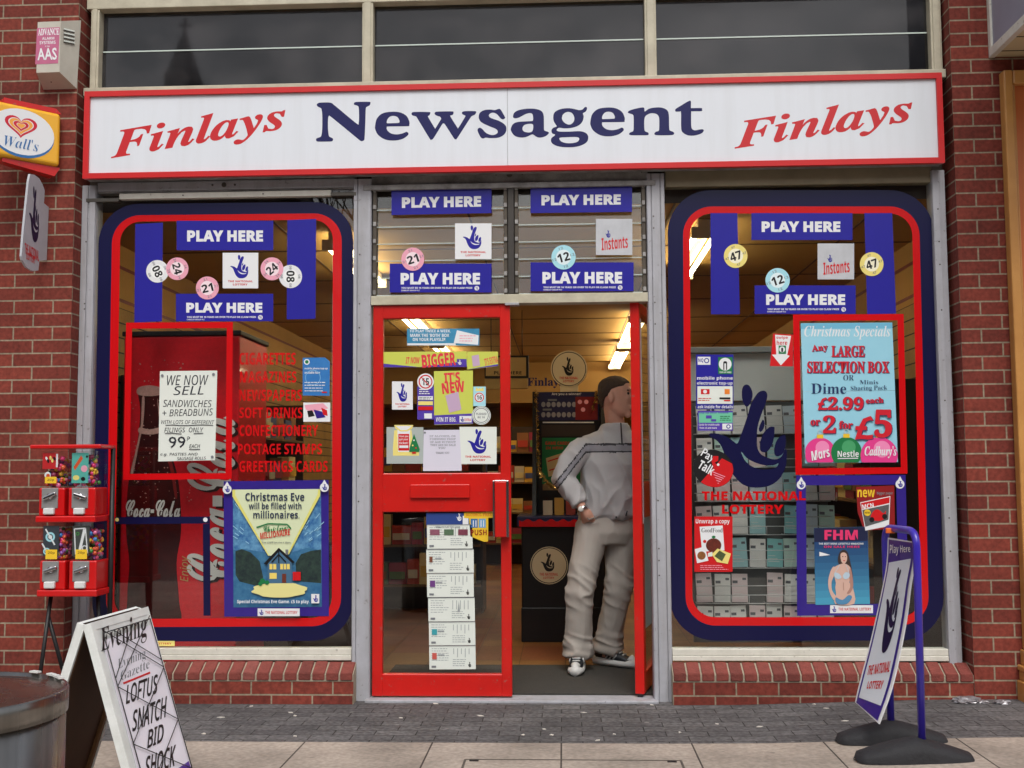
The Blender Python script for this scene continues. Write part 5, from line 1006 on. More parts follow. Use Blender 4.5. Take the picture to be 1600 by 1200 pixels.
for P, L_ in ((Vector((pxd(1424, 1190, 4.8).x, nb.y, g1)), .25), (Vector((pxd(1386, 1150, DF).x, fb_.y, g1)), .25)):
    b = MB(); vs, fs = [], []; nu, nv = 28, 12
    for i in range(nu+1):
        u = -1+2*i/nu; hgt_ = .03+.07*max(0, 1-abs(u)**1.25); wd = .035+.045*math.sqrt(max(0, 1-u**4)); 
        if i in (0, nu): hgt_ *= .3; wd *= .6
        for j in range(nv+1):
            a = math.pi*j/nv; vs.append((P.x+u*L_, P.y-math.cos(a)*wd, P.z+hgt_*math.sin(a)**.6 if 0 < j < nv else P.z))
    fs = [(i*(nv+1)+j, (i+1)*(nv+1)+j, (i+1)*(nv+1)+j+1, i*(nv+1)+j+1) for i in range(nu) for j in range(nv)]
    b.grid(vs, fs, DARK, True); b.build('rubber_foot', e)
Lp = [(1387, 840), (1385, 880), (1378, 920), (1361, 997), (1342, 1070), (1336, 1097)]; Rp = [(1428, 847), (1430, 872), (1423, 912), (1414, 978), (1395, 1068), (1373, 1131)]
def edge_at(pts, v, D):
    k = v*(len(pts)-1); i = min(int(k), len(pts)-2); t = k-i
    a, b2, c, d = (pts[max(0, min(len(pts)-1, i+j-1))] for j in range(4))
    p = [.5*(2*b2[q]+(c[q]-a[q])*t+(2*a[q]-5*b2[q]+4*c[q]-d[q])*t*t+(3*b2[q]-a[q]-3*c[q]+d[q])*t**3) for q in (0, 1)]
    return pxd(p[0], p[1], D)
class Sheet(Art):
    def __init__(s): super().__init__(0.)
    def pt(s, u, v): return edge_at(Lp, v, DF-.03)*(1-u)+edge_at(Rp, v, DN+.05)*u
    def xy(s, p):
        u, v = p; v2 = min(max(v, 0), .97); a = s.pt(u, v); n = (s.pt(1, v)-s.pt(0, v)).cross(s.pt(.5, v2+.03)-s.pt(.5, v2)).normalized()
        if n.dot(CAM_P-a) < 0: n = -n
        return a+n*s.off
    def patch(s, us, vs, m):
        P = [s.xy((u, v)) for v in vs for u in us]; k = len(us)
        s.grid(P, [(j*k+i, j*k+i+1, (j+1)*k+i+1, (j+1)*k+i) for j in range(len(vs)-1) for i in range(k-1)], m, False); s.up()
A = Sheet(); vv = [i/24 for i in range(25)]
A.off = -.006; A.patch([0, .5, 1], vv, PWHITE); A.off = -.0002
A.patch([0, .5, 1], vv, PWHITE); lo_, hi_ = 0, 75
rim = []
for u, v in [(0, i/24) for i in range(25)]+[(1, i/24) for i in range(24, -1, -1)]: rim.append((u, v))
i0 = len(A.v); A.off = -.006; A.v += [A.xy(p) for p in rim]; A.off = -.0002; A.v += [A.xy(p) for p in rim]; n_ = len(rim)
for i in range(n_): A.f.append([i0+i, i0+(i+1) % n_, i0+n_+(i+1) % n_, i0+n_+i]); A.mi.append(0); A.sm.append(False)
A.off = .002; A.step = .0015; sub = lambda a, c, k=16: [a+(c-a)*i/k for i in range(k+1)]
A.patch([.06, .5, .94], sub(.02, .985), PPURP); o_ = A.off; A.patch([.12, .5, .88], sub(.2, .9), mat('sign_panel_white', (214, 222, 230), .35, coat=.2)); A.build('sign_panel', e)
A = Sheet(); A.off = .0055
def sh(loops, m): A.shape(loops, m); A.off -= A.step
for lp in HAND: sh([[(.3+(x-226)/342*.42, .26+(y-345)/458*.42) for x, y in l] for l in lp], VNAVY)
def stext(t, u0, v0, u1, v1, m, f='sb', off=0):
    vs, fs = textmesh(t, f, off); A.grid([A.xy((u0+(u1-u0)*u, v1+(v0-v1)*v)) for u, v in vs], fs, m)
stext('THE NATIONAL', .2, .715, .84, .755, PRED); stext('LOTTERY', .3, .785, .76, .825, PRED); stext('Play Here', .14, .065, .88, .155, PWHITE, 'sb', -.01)
A.build('print', e)
b = MB(); q = pxd(1391, 829, DF-.1); b.bbox(q.x-.02, q.x+.02, q.y-.006, q.y+.006, q.z-.012, q.z+.012, mat('orange_tag', (230, 110, 50), .4), .002); b.build('hinge_tag', e)

# timber pilaster and fascia box of the shop next door
WD = mat('pine_varnish', (206, 150, 82), .4, noise=.5, nscale=3, dark=(160, 100, 46), coat=.3); WO = mat('orange_timber', (208, 116, 62), .4, noise=.35, nscale=2.5, dark=(180, 88, 40), coat=.3)
e = empty('timber_pilaster', (2.6, PF-.05, -.02), 'varnished orange timber shopfront panel of the shop next door', 'timber panel')
px_ = at(1591, 700, PF-.06).x; ztp = at(1566, 110, PF-.06).z
b = MB(); b.bbox(px_, px_+.05, PF-.07, PF-.001, .24, ztp, WD, .008); b.bbox(px_+.0505, px_+.066, PF-.055, PF-.001, .24, ztp-.06, WD, .006); b.build('moulding', e)
b = MB(); b.bbox(px_+.051, px_+1.4, PF-.069, PF-.001, ztp-.08, ztp-.001, WD, .008); b.build('top_rail', e)
b = MB(); b.box(px_+.067, px_+1.4, PF-.035, PF-.001, .24, ztp-.081, WO); b.build('panel', e)
b = MB()
for k, (z0, z1, o) in enumerate(((-.03, .08, .035), (.081, .13, .022), (.131, .16, .03), (.161, .24, .012))): b.bbox(px_-o, px_+1.4, PF-.07-o, PF-.001, z0, z1, WD, .006)
b.build('plinth', e)
q = at(1548, 91, PF); e = empty('neighbour_fascia', (q.x+.8, PF-.6, q.z), 'grey and white boxed fascia of the shop next door at the top right', 'shop sign')
gp_ = mat('fascia_grey', (150, 150, 166), .5, noise=.15, nscale=3)
b = MB(); b.box(q.x, q.x+2, PF-1.1, PF-.001, q.z+.03, q.z+1.2, gp_); b.build('box', e)
b = MB(); b.bbox(q.x-.012, q.x+.02, PF-.04, PF-.0015, q.z, q.z+1.2, CREAMW, .003); b.bbox(q.x-.012, q.x+.02, PF-1.1, PF-.041, q.z, q.z+.05, CREAMW, .003); b.build('edge_trim', e)
b = MB(); b.box(q.x+.021, q.x+2, PF-1.1, PF-.002, q.z+.005, q.z+.029, mat('soffit_cream', (206, 190, 150), .6))
for k in range(1, 6): b.box(q.x+.021, q.x+2, PF-1.1+k*.2, PF-1.092+k*.2, q.z+.003, q.z+.0045, DKBR)
b.build('soffit', e)

# litter on the pavement
LW = mat('litter_white', (206, 200, 190), .7); LF = mat('litter_foil', (150, 147, 150), .3, .5)
rr = random.Random(12)
for i, (px, py) in enumerate(((393, 1104), (345, 1121.5), (454, 1114), (461, 1119), (318, 1147), (461, 1151), (286, 1158), (627, 1122.5), (817, 1149), (850, 1140), (862, 1149), (934, 1157.5), (960, 1148), (912, 1114), (750, 1119), (1062, 1145), (1121, 1132), (1187, 1136), (1272, 1102), (1320, 1127), (1291, 1108), (680, 1100), (1018, 1102), (1182, 1096))):
    p = atz(px, py, zg(at(px, 900, -.6).x)); b = MB(); a = rr.random()*6.3; s_ = rr.uniform(.008, .014)
    pts = [Vector((math.cos(a+k*1.57+rr.uniform(-.3, .3))*s_*(1.6 if k % 2 else .8), math.sin(a+k*1.57)*s_*(1.2 if k % 2 else .8), .0)) for k in range(4)]
    z0 = zg(p.x)+.001; b.prism([Vector((p.x, p.y, z0))+q_ for q_ in pts], (0, 0, .003), LW)
    b.build('paper_scrap', label='tiny pale scrap of litter trodden flat on the dark paving', cat='litter scrap', group='litter scraps on the paving')
for i, (px, py, s_) in enumerate(((1512, 1090, .05), (1535, 1087, .022), (1566, 1093, .03))):
    p = at(px, py, -.17-.02*i); p.z = zg(p.x); bm = bmesh.new(); bmesh.ops.create_icosphere(bm, subdivisions=3, radius=1)
    for v in bm.verts: v.co = Vector((v.co.x*s_*1.5, v.co.y*s_, max(-.1, v.co.z)*s_*.5+s_*.05))*(1+rr.uniform(-.25, .25))
    b = MB(); b.addbm(bm, LF, Matrix.Translation(p)); b.build('foil_wrapper', label=['largest crumpled foil wrapper at the foot of the right brick pier', 'smallest crumpled foil wrapper at the foot of the right brick pier', 'crumpled foil wrapper nearest the timber pilaster'][i], cat='litter')
# ------------------------------------------------------------------ inside the shop
# drinks cooler close behind the left window
YC = .34; CR = mat('cooler_red', (228, 24, 40), .35, noise=.35, nscale=40, dark=(160, 10, 22), coat=.3); CRD = mat('cooler_red_dark', (104, 12, 18), .4)
c0, c1 = at(194, 526, YC), at(369, 978, YC); z0 = FL
e = empty('drinks_cooler', ((c0.x+c1.x)/2, YC+.3, z0), 'tall red cola drinks cooler with a bottle picture behind the left window', 'drinks cooler')
b = MB(); b.bbox(c0.x, c1.x, YC, YC+.62, z0+.06, c0.z, CR, .01); b.build('cabinet', e)
b = MB(); b.bbox(c0.x-.01, c1.x+.01, YC-.01, YC+.63, c0.z+.0005, c0.z+.03, BLACK, .006); b.build('top_cap', e)
b = MB(); b.box(c0.x+.02, c1.x-.02, YC+.02, YC+.6, z0, z0+.0595, BLACK); b.build('plinth', e)
A = Art(YC-.0008); BOT = mat('bottle_dark', (70, 14, 14), .3, noise=.7, nscale=14, dark=(24, 6, 6), coat=.4); BHI = mat('bottle_highlight', (206, 160, 150), .4, noise=.6, nscale=60); SCR = mat('script_white', (222, 220, 216), .4)
A.poly(crom([(216, 608), (233, 605), (251, 608), (249, 640), (251, 672), (262, 700), (274, 730), (281, 770), (283, 830), (276, 880), (280, 940), (278, 972), (206, 972), (199, 930), (202, 880), (197, 830), (199, 770), (205, 730), (213, 700), (217, 672), (219, 640)], 4), BOT)
A.poly(crom([(216, 606), (233, 602), (251, 606), (252, 616), (233, 619), (215, 616)], 4), BHI); A.poly(crom([(218, 668), (234, 671), (250, 668), (250, 676), (234, 679), (217, 676)], 3), BHI)
A.poly(crom([(222, 622), (226, 622), (224, 660), (216, 700), (207, 745), (204, 738), (213, 700), (220, 664)], 3), BHI); A.poly(crom([(246, 622), (249, 640), (252, 668), (249, 660)], 3), BHI)
A.poly(crom([(258, 705), (263, 705), (272, 735), (277, 775), (273, 775), (267, 738)], 3), mat('bottle_red_glow', (140, 26, 24), .4))
rr = random.Random(5)
for i in range(150):
    x, y = rr.uniform(199, 300), rr.uniform(560, 790); A.disc(x, y, rr.uniform(.5, 1.3), BHI, n=6); A.off = .002
A.off = .0032; A.text('Coca-Cola', 197, 781, 282, 809, SCR, 'scb', .02)
vs, fs = textmesh('Coca-Cola', 'scb', .02); BK = mat('script_shadow', (40, 6, 8), .5)
for m, dx, dy in ((BK, 5, 3), (SCR, 0, 0)): A.grid([A.xy((368+dx-76*v, 908+dy-258*u)) for u, v in vs], fs, m); A.up()
A.text('Enjoy', 270, 880, 310, 897, mat('script_gold', (196, 160, 100), .4), 'si', .0, a=-90); A.build('printed_front', e)

# greeting card rack close behind the right window
YR = .52; RW = mat('rack_white', (222, 224, 220), .5, noise=.15, nscale=3); WI = mat('rack_wire', (206, 208, 208), .3, .3)
r0, r1 = at(1076, 553, YR+.06), at(1300, 1004, YR+.06)
e = empty('card_rack', ((r0.x+r1.x)/2, YR, r1.z), 'white wire greeting card rack close behind the right window', 'card rack')
b = MB(); b.bbox(r0.x, r1.x, YR+.06, YR+.09, r1.z, at(1190, 627, YR+.06).z, mat('rack_back_dark', (92, 94, 94), .6), .004); b.build('back_panel', e)
b = MB(); b.bbox(r0.x, r1.x, YR+.05, YR+.09, at(1190, 626, YR+.05).z, r0.z, RW, .004); b.build('header_panel', e)
b = MB(); b.bbox(r0.x, r1.x, YR-.0, YR+.09, r0.z+.001, r0.z+.035, mat('rack_top_grey', (170, 174, 172), .5), .004); b.build('header_board', e)
cardc = [((232, 230, 226), 'white'), ((228, 208, 208), 'pale pink'), ((196, 224, 212), 'pale green'), ((140, 204, 204), 'teal'), ((206, 218, 226), 'pale blue'), ((170, 214, 218), 'pale teal')]
CM = [mat('card_'+n.replace(' ', '_'), c, .5) for c, n in cardc]; BARC = mat('card_print', (96, 98, 104), .6)
rows = [632, 684, 737, 789, 841, 896, 946]; rr = random.Random(8)
for ri, py in enumerate(rows):
    zt = at(1190, py, YR).z; zb = at(1190, py+45, YR).z
    b = MB()
    for zz in (zt-.07, zb+.045, zb-.004): b.tube([(r0.x+.01, YR-.028, zz), (r1.x-.005, YR-.028, zz)], .0025, WI, 6)
    for k in range(9):
        x = at(1088+k*27.2-1, py, YR).x; b.tube([(x, YR+.058, zb-.004), (x, YR-.028, zb-.004), (x, YR-.028, zb+.046)], .002, WI, 5)
    b.build('wire_tier', e)
    for k in range(8):
        if rr.random() < .05: continue
        px = 1089+k*27.2; w_ = 24.5; x0, x1 = at(px, py, YR).x, at(px+w_, py, YR).x
        ci = rr.choice([0, 0, 1, 0, 2, 4] if k < 2 else [0, 1, 4, 0, 5] if k < 4 else [3, 5, 2, 0, 4, 1]) if ri < 5 else rr.choice([0, 1, 0, 1])
        c = empty('greeting_card', ((x0+x1)/2, YR, zb), '%s greeting card in the white wire rack' % cardc[ci][1], 'greeting card', 'greeting cards in the rack')
        tl = R(rr.uniform(4, 10)); M = Matrix.Translation(((x0+x1)/2, YR+rr.uniform(-.008, .008), zb)) @ Matrix.Rotation(R(rr.uniform(-3, 3)), 4, 'Y') @ Matrix.Rotation(-tl, 4, 'X'); hh = (zt-zb)*rr.uniform(.96, 1.04); ww = x1-x0
        b = MB(); b.box(-ww/2, ww/2, -.004, .004, 0, hh, CM[ci], M); b.box(-ww/2+.004, -ww/2+.034, -.0046, -.0041, hh*.66, hh*.76, BARC, M)
        for q in range(3): b.box(-ww/2+.006, ww/2-.02-.012*q, -.0045, -.0041, hh*(.18+.1*q), hh*(.2+.1*q), RW, M)
        b.box(ww/2-.03, ww/2-.008, -.0046, -.0041, hh*.78, hh*.86, BARC, M)
        b.build('card', c)

# lottery play stand with its round sign
YS = 2.05; sp = lambda px, py, y=YS: at(px, py, y); SB = mat('stand_black', (22, 22, 26), .35, noise=.3, nscale=5); SN = mat('stand_navy', (30, 30, 74), .4)
e = empty('play_stand', (sp(880, 998).x, YS+.2, FL), 'black lottery play stand with tinsel behind the man in the doorway', 'display stand')
x0, x1 = sp(815, 900).x, sp(946, 900).x; zt = sp(860, 822).z
b = MB(); b.bbox(x0, x1, YS, YS+.45, FL, zt, SB, .01); b.bbox(x0-.004, x1+.004, YS-.012, YS, FL, FL+.25, SB, .006); b.build('body', e)
b = MB(); b.bbox(x0-.03, x1+.03, YS-.06, YS+.47, zt+.001, sp(860, 806).z, SN, .008); b.build('shelf', e)
A = Art(YS-.0615); pts = [(811, 813)]+[(811+i*3.2, 813+2.2*math.sin(i*1.1)) for i in range(45)]+[(955, 823), (811, 823)]; A.poly(pts, VRED); A.build('scalloped_edge', e)
A = Art(YS-.014); A.disc(858, 883.5, 29.5, mat('sign_cream', (216, 204, 172), .4)); A.ring(858, 883.5, 27, 28.2, BLACK); hand(A, 845, 864, 866, 893, PBLACK); A.text('THE NATIONAL', 843, 895, 872, 899.5, PRED, 'sb'); A.text('LOTTERY', 849, 901, 866, 904.5, PRED, 'sb'); A.build('round_emblem', e)
# sloping back board
y2 = YS+.36; q0, q1 = sp(838, 612, y2), sp(938, 612, y2); zs = sp(860, 806).z
b = MB(); b.prism([(q0.x-.03, YS+.02, zs+.002), (q0.x-.03, y2+.1, zs+.002), (q0.x-.03, y2+.1, q0.z), (q0.x-.03, y2, q0.z)], (.03, 0, 0), SB); b.build('side_panel', e)
b = MB(); b.prism([(q1.x, YS+.02, zs+.002), (q1.x, y2+.1, zs+.002), (q1.x, y2+.1, q0.z), (q1.x, y2, q0.z)], (.03, 0, 0), SB); b.build('side_panel', e)
b = MB(); b.box(q0.x+.001, q1.x-.001, y2+.02, y2+.1, zs+.002, q0.z-.002, SB); b.build('back_board', e)
A = Art(y2+.0195); A.slab([(839, 613), (936, 613), (936, 657), (839, 657)], SN); A.text('Are you a winner?', 862, 613.5, 908, 618.5, PWHITE, 'sb')
for j in range(2):
    for k in range(7): A.disc(849+k*8, 632+j*16, 3.4, mat('number_disc', (150, 150, 160), .5), 4.2, 12); A.off = .0022
    A.rect(848+8*(1-j), 623.5+j*15, 862+8*(1-j), 626.5+j*15, PGREY)
A.rect(899, 620, 934, 656, mat('board_red', (130, 22, 24), .4)); A.disc(906, 628, 3.4, PINK); A.disc(916, 628, 3.4, PINK); A.disc(911, 640, 3.4, PINK)
A.rect(848, 659, 928, 661, PWHITE); A.rect(846, 664, 930, 682, mat('panel_umber', (56, 44, 36), .5)); A.rect(847, 684, 932, 756, PGREEN); A.text('GAME CARDS', 852, 690, 890, 695, PRED, 'sb'); A.text('IN HERE', 853, 698, 880, 702, PRED, 'sb'); A.poly([(853, 716), (896, 702), (899, 733), (857, 745)], mat('ticket_buff', (206, 180, 130), .5)); A.line([(856, 721), (893, 709)], 2, PRED); A.line([(858, 735), (896, 724)], 2, PRED); A.rect(848, 757, 930, 766, mat('panel_buff', (150, 120, 80), .5))
A.build('printed_board', e)
b = MB(); rr = random.Random(2); TI = mat('leaflet_white', (190, 180, 160), .5)
for k in range(5): x = q0.x+.05+k*.085; b.box(x, x+.07, YS+.06+k*.004, YS+.09, zs+.003, zs+.11+.02*(k % 2), [TI, mat('leaflet_gold', (190, 150, 70), .5), mat('leaflet_red', (150, 60, 50), .5)][k % 3])
b.build('leaflet', e)
b = MB(); GT = mat('tinsel_gold', (226, 206, 150), .2, .9)
def tins(pts, n=60):
    for i in range(n):
        t = i/(n-1)*(len(pts)-1); k = min(int(t), len(pts)-2); p = Vector(pts[k]).lerp(Vector(pts[k+1]), t-k)
        for _ in range(5):
            d = Vector((rr.uniform(-1, 1), rr.uniform(-1, .3), rr.uniform(-1, 1))).normalized()*.022; s2 = d.orthogonal().normalized()*.0022; b.face([p-s2, p+s2, p+d+s2, p+d-s2], GT)
tins([(q0.x, y2-.01, q0.z), (q0.x+.005, y2-.1, q0.z-.35), (q0.x+.02, y2-.2, q0.z-.62), (q0.x+.1, y2-.3, q0.z-.72), (q0.x+.2, y2-.3, q0.z-.75)], 110); tins([(q1.x-.06, y2-.01, q0.z-.15), (q1.x-.02, y2-.01, q0.z), (q1.x, y2-.03, q0.z-.1)], 30)
b.build('tinsel', e, kind='stuff')
c = sp(889, 576.5, y2+.05); rad = sp(917.5, 576.5, y2+.05).x-c.x; M = Matrix.Translation(c) @ Matrix.Rotation(R(90), 4, 'X')
b = MB(); b.lathe([(rad, -.02), (rad, .02), (.001, .02)], MATS['sign_cream'], 40, M, sm=False); b.box(c.x-.07, c.x+.07, c.y-.015, c.y+.015, q0.z, c.z-rad*.9, MATS['sign_cream']); b.build('topper_sign', e)
A = Art(c.y-.0208); A.ring(889, 576.5, 25.6, 26.8, BLACK, 36); hand(A, 878, 558, 896, 587, PBLACK); A.text('THE NATIONAL', 874, 588.5, 903, 592.5, PRED, 'sb'); A.text('LOTTERY', 880, 594, 897, 597.5, PRED, 'sb'); A.build('topper_print', e)

# back of the shop: bulkhead lettering, lit hanging box, shelves of goods
b = MB(); b.box(-2.94, 2.34, 9.4, 10.59, 2.15, 2.715, mat('bulkhead_tan', (170, 132, 72), .7)); b.build('shop_bulkhead', kind='structure')
e = empty('window_lettering', at(852, 606, 9.39), 'navy shop name lettering on the far bulkhead behind the round sign', 'lettering'); A = Art(9.398); A.text('Finlays', 824, 590, 880, 606.5, NAVYL, 'rb', .01); A.build('text_line', e)
yb = 4.2; b = MB(); e = empty('hanging_sign', at(810, 606, yb), 'cream hanging box sign with a black edge seen through the door', 'shop sign')
p0, p1 = at(757, 556, yb), at(826, 590, yb); b.box(p0.x, p1.x, yb, yb+.08, p1.z, p0.z, BLACK); b.build('box', e)
A = Art(yb-.0005); A.srect(759, 558.5, 822, 587.5, mat('sign_box_cream', (206, 180, 120), .5)); A.text('PLAY HERE', 772, 580, 815, 585, PBLACK, 'sb'); A.build('print', e)
b = MB(); b.box(p0.x, p1.x-.01, yb+.01, yb+.07, p1.z-.1, p1.z-.004, MATS['sign_box_cream']); b.build('lower_strip', e)
for dx in (.06, p1.x-p0.x-.06): b = MB(); b.tube([(p0.x+dx, yb+.04, p0.z), (p0.x+dx, yb+.04, 2.714)], .004, BLACK, 5); b.build('hanger', e)
GC = [mat('goods_%d' % i, c, .5) for i, c in enumerate(((186, 60, 44), (224, 180, 70), (90, 124, 70), (206, 198, 180), (70, 86, 140), (150, 100, 60), (226, 210, 150), (160, 50, 76)))]
GN = ['red', 'yellow', 'green', 'grey', 'blue', 'brown', 'cream', 'plum']
def shelving(label, x0, x1, y, dep, tiers, n, gl, seed, wall=None, w0=.1):
    """wall=None: runs along x facing the street; else runs along y against the wall at x=wall"""
    rr = random.Random(seed); SH = mat('shelf_wood', (120, 88, 50), .6, noise=.3)
    if wall is None: T_ = lambda u, d, z: Vector((u, y+d, z))
    else: T_ = lambda u, d, z: Vector((wall[0]+wall[1]*(dep-d), u, z))
    e = empty('shop_shelving', T_((x0+x1)/2, dep/2, FL), label, 'shelving')
    def bx(b, u0, u1, d0, d1, z0, z1, m):
        v = [T_(u, d, z) for z in (z0, z1) for d in (d0, d1) for u in (u0, u1)]; b.grid(v, [(0, 2, 3, 1), (4, 5, 7, 6), (0, 1, 5, 4), (2, 6, 7, 3), (0, 4, 6, 2), (1, 3, 7, 5)], m)
    b = MB(); bx(b, x0, x1, dep-.02, dep, FL, tiers[-1]+.35, DKBR); bx(b, x0, x0+.02, 0, dep-.021, FL, tiers[-1]+.35, DKBR); bx(b, x1-.02, x1, 0, dep-.021, FL, tiers[-1]+.35, DKBR); b.build('carcase', e)
    for t in tiers:
        b = MB(); bx(b, x0+.021, x1-.021, 0, dep-.021, t-.02, t, SH); b.build('shelf', e)
        u = x0+.04
        while u < x1-.1:
            w_ = w0*rr.uniform(.8, 1.5); h_ = rr.uniform(.14, .28); k = rr.randrange(8)
            if u+w_ > x1-.03: break
            b = MB(); bx(b, u, u+w_-.008, .02+rr.random()*.03, min(dep-.03, .14), t+.001, t+h_, GC[k]); bx(b, u+.01, u+w_-.018, .0175, .0195, t+h_*.25, t+h_*.6, GC[(k+3) % 8])
            b.build(gl[0], label='%s %s' % (GN[k], gl[1]), cat=gl[2], group=gl[3]); u += w_
shelving('tall dark shelving of goods across the back of the shop', -2.2, 2.0, 8.6, .4, (.25, .65, 1.05, 1.45), 0, ('goods_packet', 'packet of goods on the far back shelving', 'packet', 'packets on the back shelving'), 3, None, .15)
shelving('low dark gondola of goods seen through the closed door glass', -1.75, -.72, 3.7, .4, (.2, .55, .9, 1.2), 0, ('goods_packet', 'packet of goods on the low gondola behind the door', 'packet', 'packets on the gondola'), 9, None, .13)
shelving('dark magazine shelving along the left wall beyond the drinks cooler', 1.05, 4.6, 0, .4, (.3, .7, 1.1, 1.5), 0, ('magazine', 'magazine on the left wall shelving', 'magazine', 'magazines on the left wall'), 5, (-2.94, 1), .2)
shelving('dark magazine shelving along the right wall beside the card rack', .75, 3.6, 0, .45, (.2, .6, 1.0, 1.4), 0, ('magazine', 'magazine on the right wall shelving', 'magazine', 'magazines on the right wall'), 6, (2.34, -1), .2)
# low display counter under the left window goods
b = MB(); xA = at(378, 900, .5).x
b.bbox(xA, at(546, 900, .5).x, .95, 1.25, FL, .75, DKBR, .01); b.build('display_counter', label='low dark counter behind the poster of the left window', cat='counter')
e = empty('wall_lettering', at(500, 535, 5), 'small red slanted word high on the left shop wall', 'lettering'); A = Art(((-2.944, 0, 0), (1, 0, 0))); A.text('Books', 490, 518, 512, 530, mat('wall_red', (140, 26, 18), .5), 'rbi', 0, rise=-14); A.build('text_line', e)
# ------------------------------------------------------------------ the man in the doorway
DP = 6.98
def mp_(px, py, D=DP): return pxd(px, py, D)
def bake(b, name, m, voxel, parent, smooth=6, disp=None, zones=()):
    """fuse overlapping limbs into one continuous surface"""
    me = bpy.data.meshes.new(name); me.from_pydata(b.v, [], b.f); o = bpy.data.objects.new(name, me); COL.objects.link(o)
    r_ = o.modifiers.new('fuse', 'REMESH'); r_.mode = 'VOXEL'; r_.voxel_size = voxel
    s_ = o.modifiers.new('soft', 'SMOOTH'); s_.factor = .5; s_.iterations = smooth
    if disp:
        t = bpy.data.textures.new(name+'_folds', 'CLOUDS'); t.noise_scale = disp[1]; t.noise_depth = 2
        if len(disp) == 2: d = o.modifiers.new('folds', 'DISPLACE'); d.texture = t; d.strength = disp[0]; d.mid_level = .5; d.texture_coords = 'LOCAL'
    dg = bpy.context.evaluated_depsgraph_get(); me2 = bpy.data.meshes.new_from_object(o.evaluated_get(dg), depsgraph=dg)
    bpy.data.objects.remove(o); bpy.data.meshes.remove(me)
    off = wloc(parent)
    if disp and len(disp) == 3:
        nn = [v.normal.copy() for v in me2.vertices]
        for v, n in zip(me2.vertices, nn): v.co += n*disp[2](v.co)
    for v in me2.vertices: v.co -= off
    me2.materials.clear(); me2.materials.append(m)
    for _, zm in zones: me2.materials.append(zm)
    for p in me2.polygons:
        p.use_smooth = True; p.material_index = 0; c = p.center+off
        for k, (fn, _) in enumerate(zones):
            if fn(c): p.material_index = k+1
    me2.name = name; o = bpy.data.objects.new(name, me2); COL.objects.link(o); o.parent = parent; return o
def loft(b, secs, n=20):
    """secs: (centre, half width across x, half depth along y, turn)"""
    vs = []
    for c, rx, ry, a in secs:
        for j in range(n):
            t = 2*math.pi*j/n; x, y = rx*math.cos(t), ry*math.sin(t); ca, sa = math.cos(a), math.sin(a); vs.append(Vector((c[0]+x*ca-y*sa, c[1]+x*sa+y*ca, c[2])))
    k = len(secs); b.grid(vs, [(i*n+j, i*n+(j+1) % n, (i+1)*n+(j+1) % n, (i+1)*n+j) for i in range(k-1) for j in range(n)]+[tuple(reversed(range(n))), tuple((k-1)*n+j for j in range(n))], None)
SKIN = mat('skin', (216, 166, 144), .5, noise=.25, nscale=14, dark=(186, 120, 104)); HAIRM = mat('hair_dark_brown', (66, 50, 40), .7, noise=.5, nscale=60, bump=.6, bscale=180)
JK = mat('jacket_grey', (178, 178, 180), .85, noise=.12, nscale=9, bump=.12, bscale=300); JKB = mat('jacket_band', (142, 142, 150), .85); PIPE = mat('jacket_piping', (48, 48, 54), .8)
TR_ = mat('trousers_stone', (174, 168, 161), .9, noise=.14, nscale=7, bump=.12, bscale=260)
hd_ = mp_(962.5, 620, 6.99); feet_z = FL+.012
man = empty('person', (mp_(935, 1045, 6.95).x, mp_(935, 1045, 6.95).y, feet_z), 'man in a grey jacket standing in the doorway, hand in his pocket', 'person')
b = MB()
# head in profile, facing right and slightly away
vs = []; ns, nr_ = 22, 18; HA = R(-20)
prof = [(-1, .0, .0, 0), (-.93, .35, .3, .25), (-.8, .62, .5, .2), (-.6, .8, .66, .1), (-.35, .93, .76, .02), (-.1, 1.0, .83, -.02), (.15, 1.05, .88, -.05), (.4, 1.06, .9, -.08), (.62, .98, .84, -.1), (.8, .78, .68, -.1), (.93, .48, .42, -.08), (1, .02, .02, -.05)]
for z, rx, ry, dx in prof:
    for j in range(ns):
        t = 2*math.pi*j/ns; x = rx*.1*math.cos(t)+dx*.1; y = ry*.09*math.sin(t)
        if math.cos(t) > .75:
            if abs(z+.1) < .3: x += .012*(1-abs(z+.1)/.3)
            if z < -.75: x += .004
        ca, sa = math.cos(HA), math.sin(HA); vs.append(hd_+Vector((x*ca-y*sa, x*sa+y*ca, z*.128)))
k = len(prof); b.grid(vs, [(i*ns+j, i*ns+(j+1) % ns, (i+1)*ns+(j+1) % ns, (i+1)*ns+j) for i in range(k-1) for j in range(ns)]+[tuple(reversed(range(ns))), tuple((k-1)*ns+j for j in range(ns))], None)
fx, fy = Vector((math.cos(HA), math.sin(HA), 0)), Vector((-math.sin(HA), math.cos(HA), 0))
b.tube([hd_+fx*.1+Vector((0, 0, .03)), hd_+fx*.118+Vector((0, 0, .0)), hd_+fx*.128+Vector((0, 0, -.022)), hd_+fx*.105+Vector((0, 0, -.034))], [.009, .012, .015, .01], None, 8)     # nose
for zz, r_ in ((-.062, .009), (-.078, .01)): b.ball(hd_+fx*.094+Vector((0, 0, zz)), r_, None, 8, (1, 2.2, .8))                                      # lips
b.ball(hd_+fx*.075+Vector((0, 0, -.112)), .024, None, 10); b.ball(hd_+fx*.092+Vector((0, 0, .042)), .014, None, 8, (1, 3.4, .7))
for s_ in (-1, 1):
    b.ball(hd_-fx*.006+fy*(s_*.09)+Vector((0, 0, -.008)), .033, None, 12, (.62, .45, 1.1)); b.ball(hd_-fx*.002+fy*(s_*.092)+Vector((0, 0, -.034)), .012, None, 8, (.8, .5, 1))
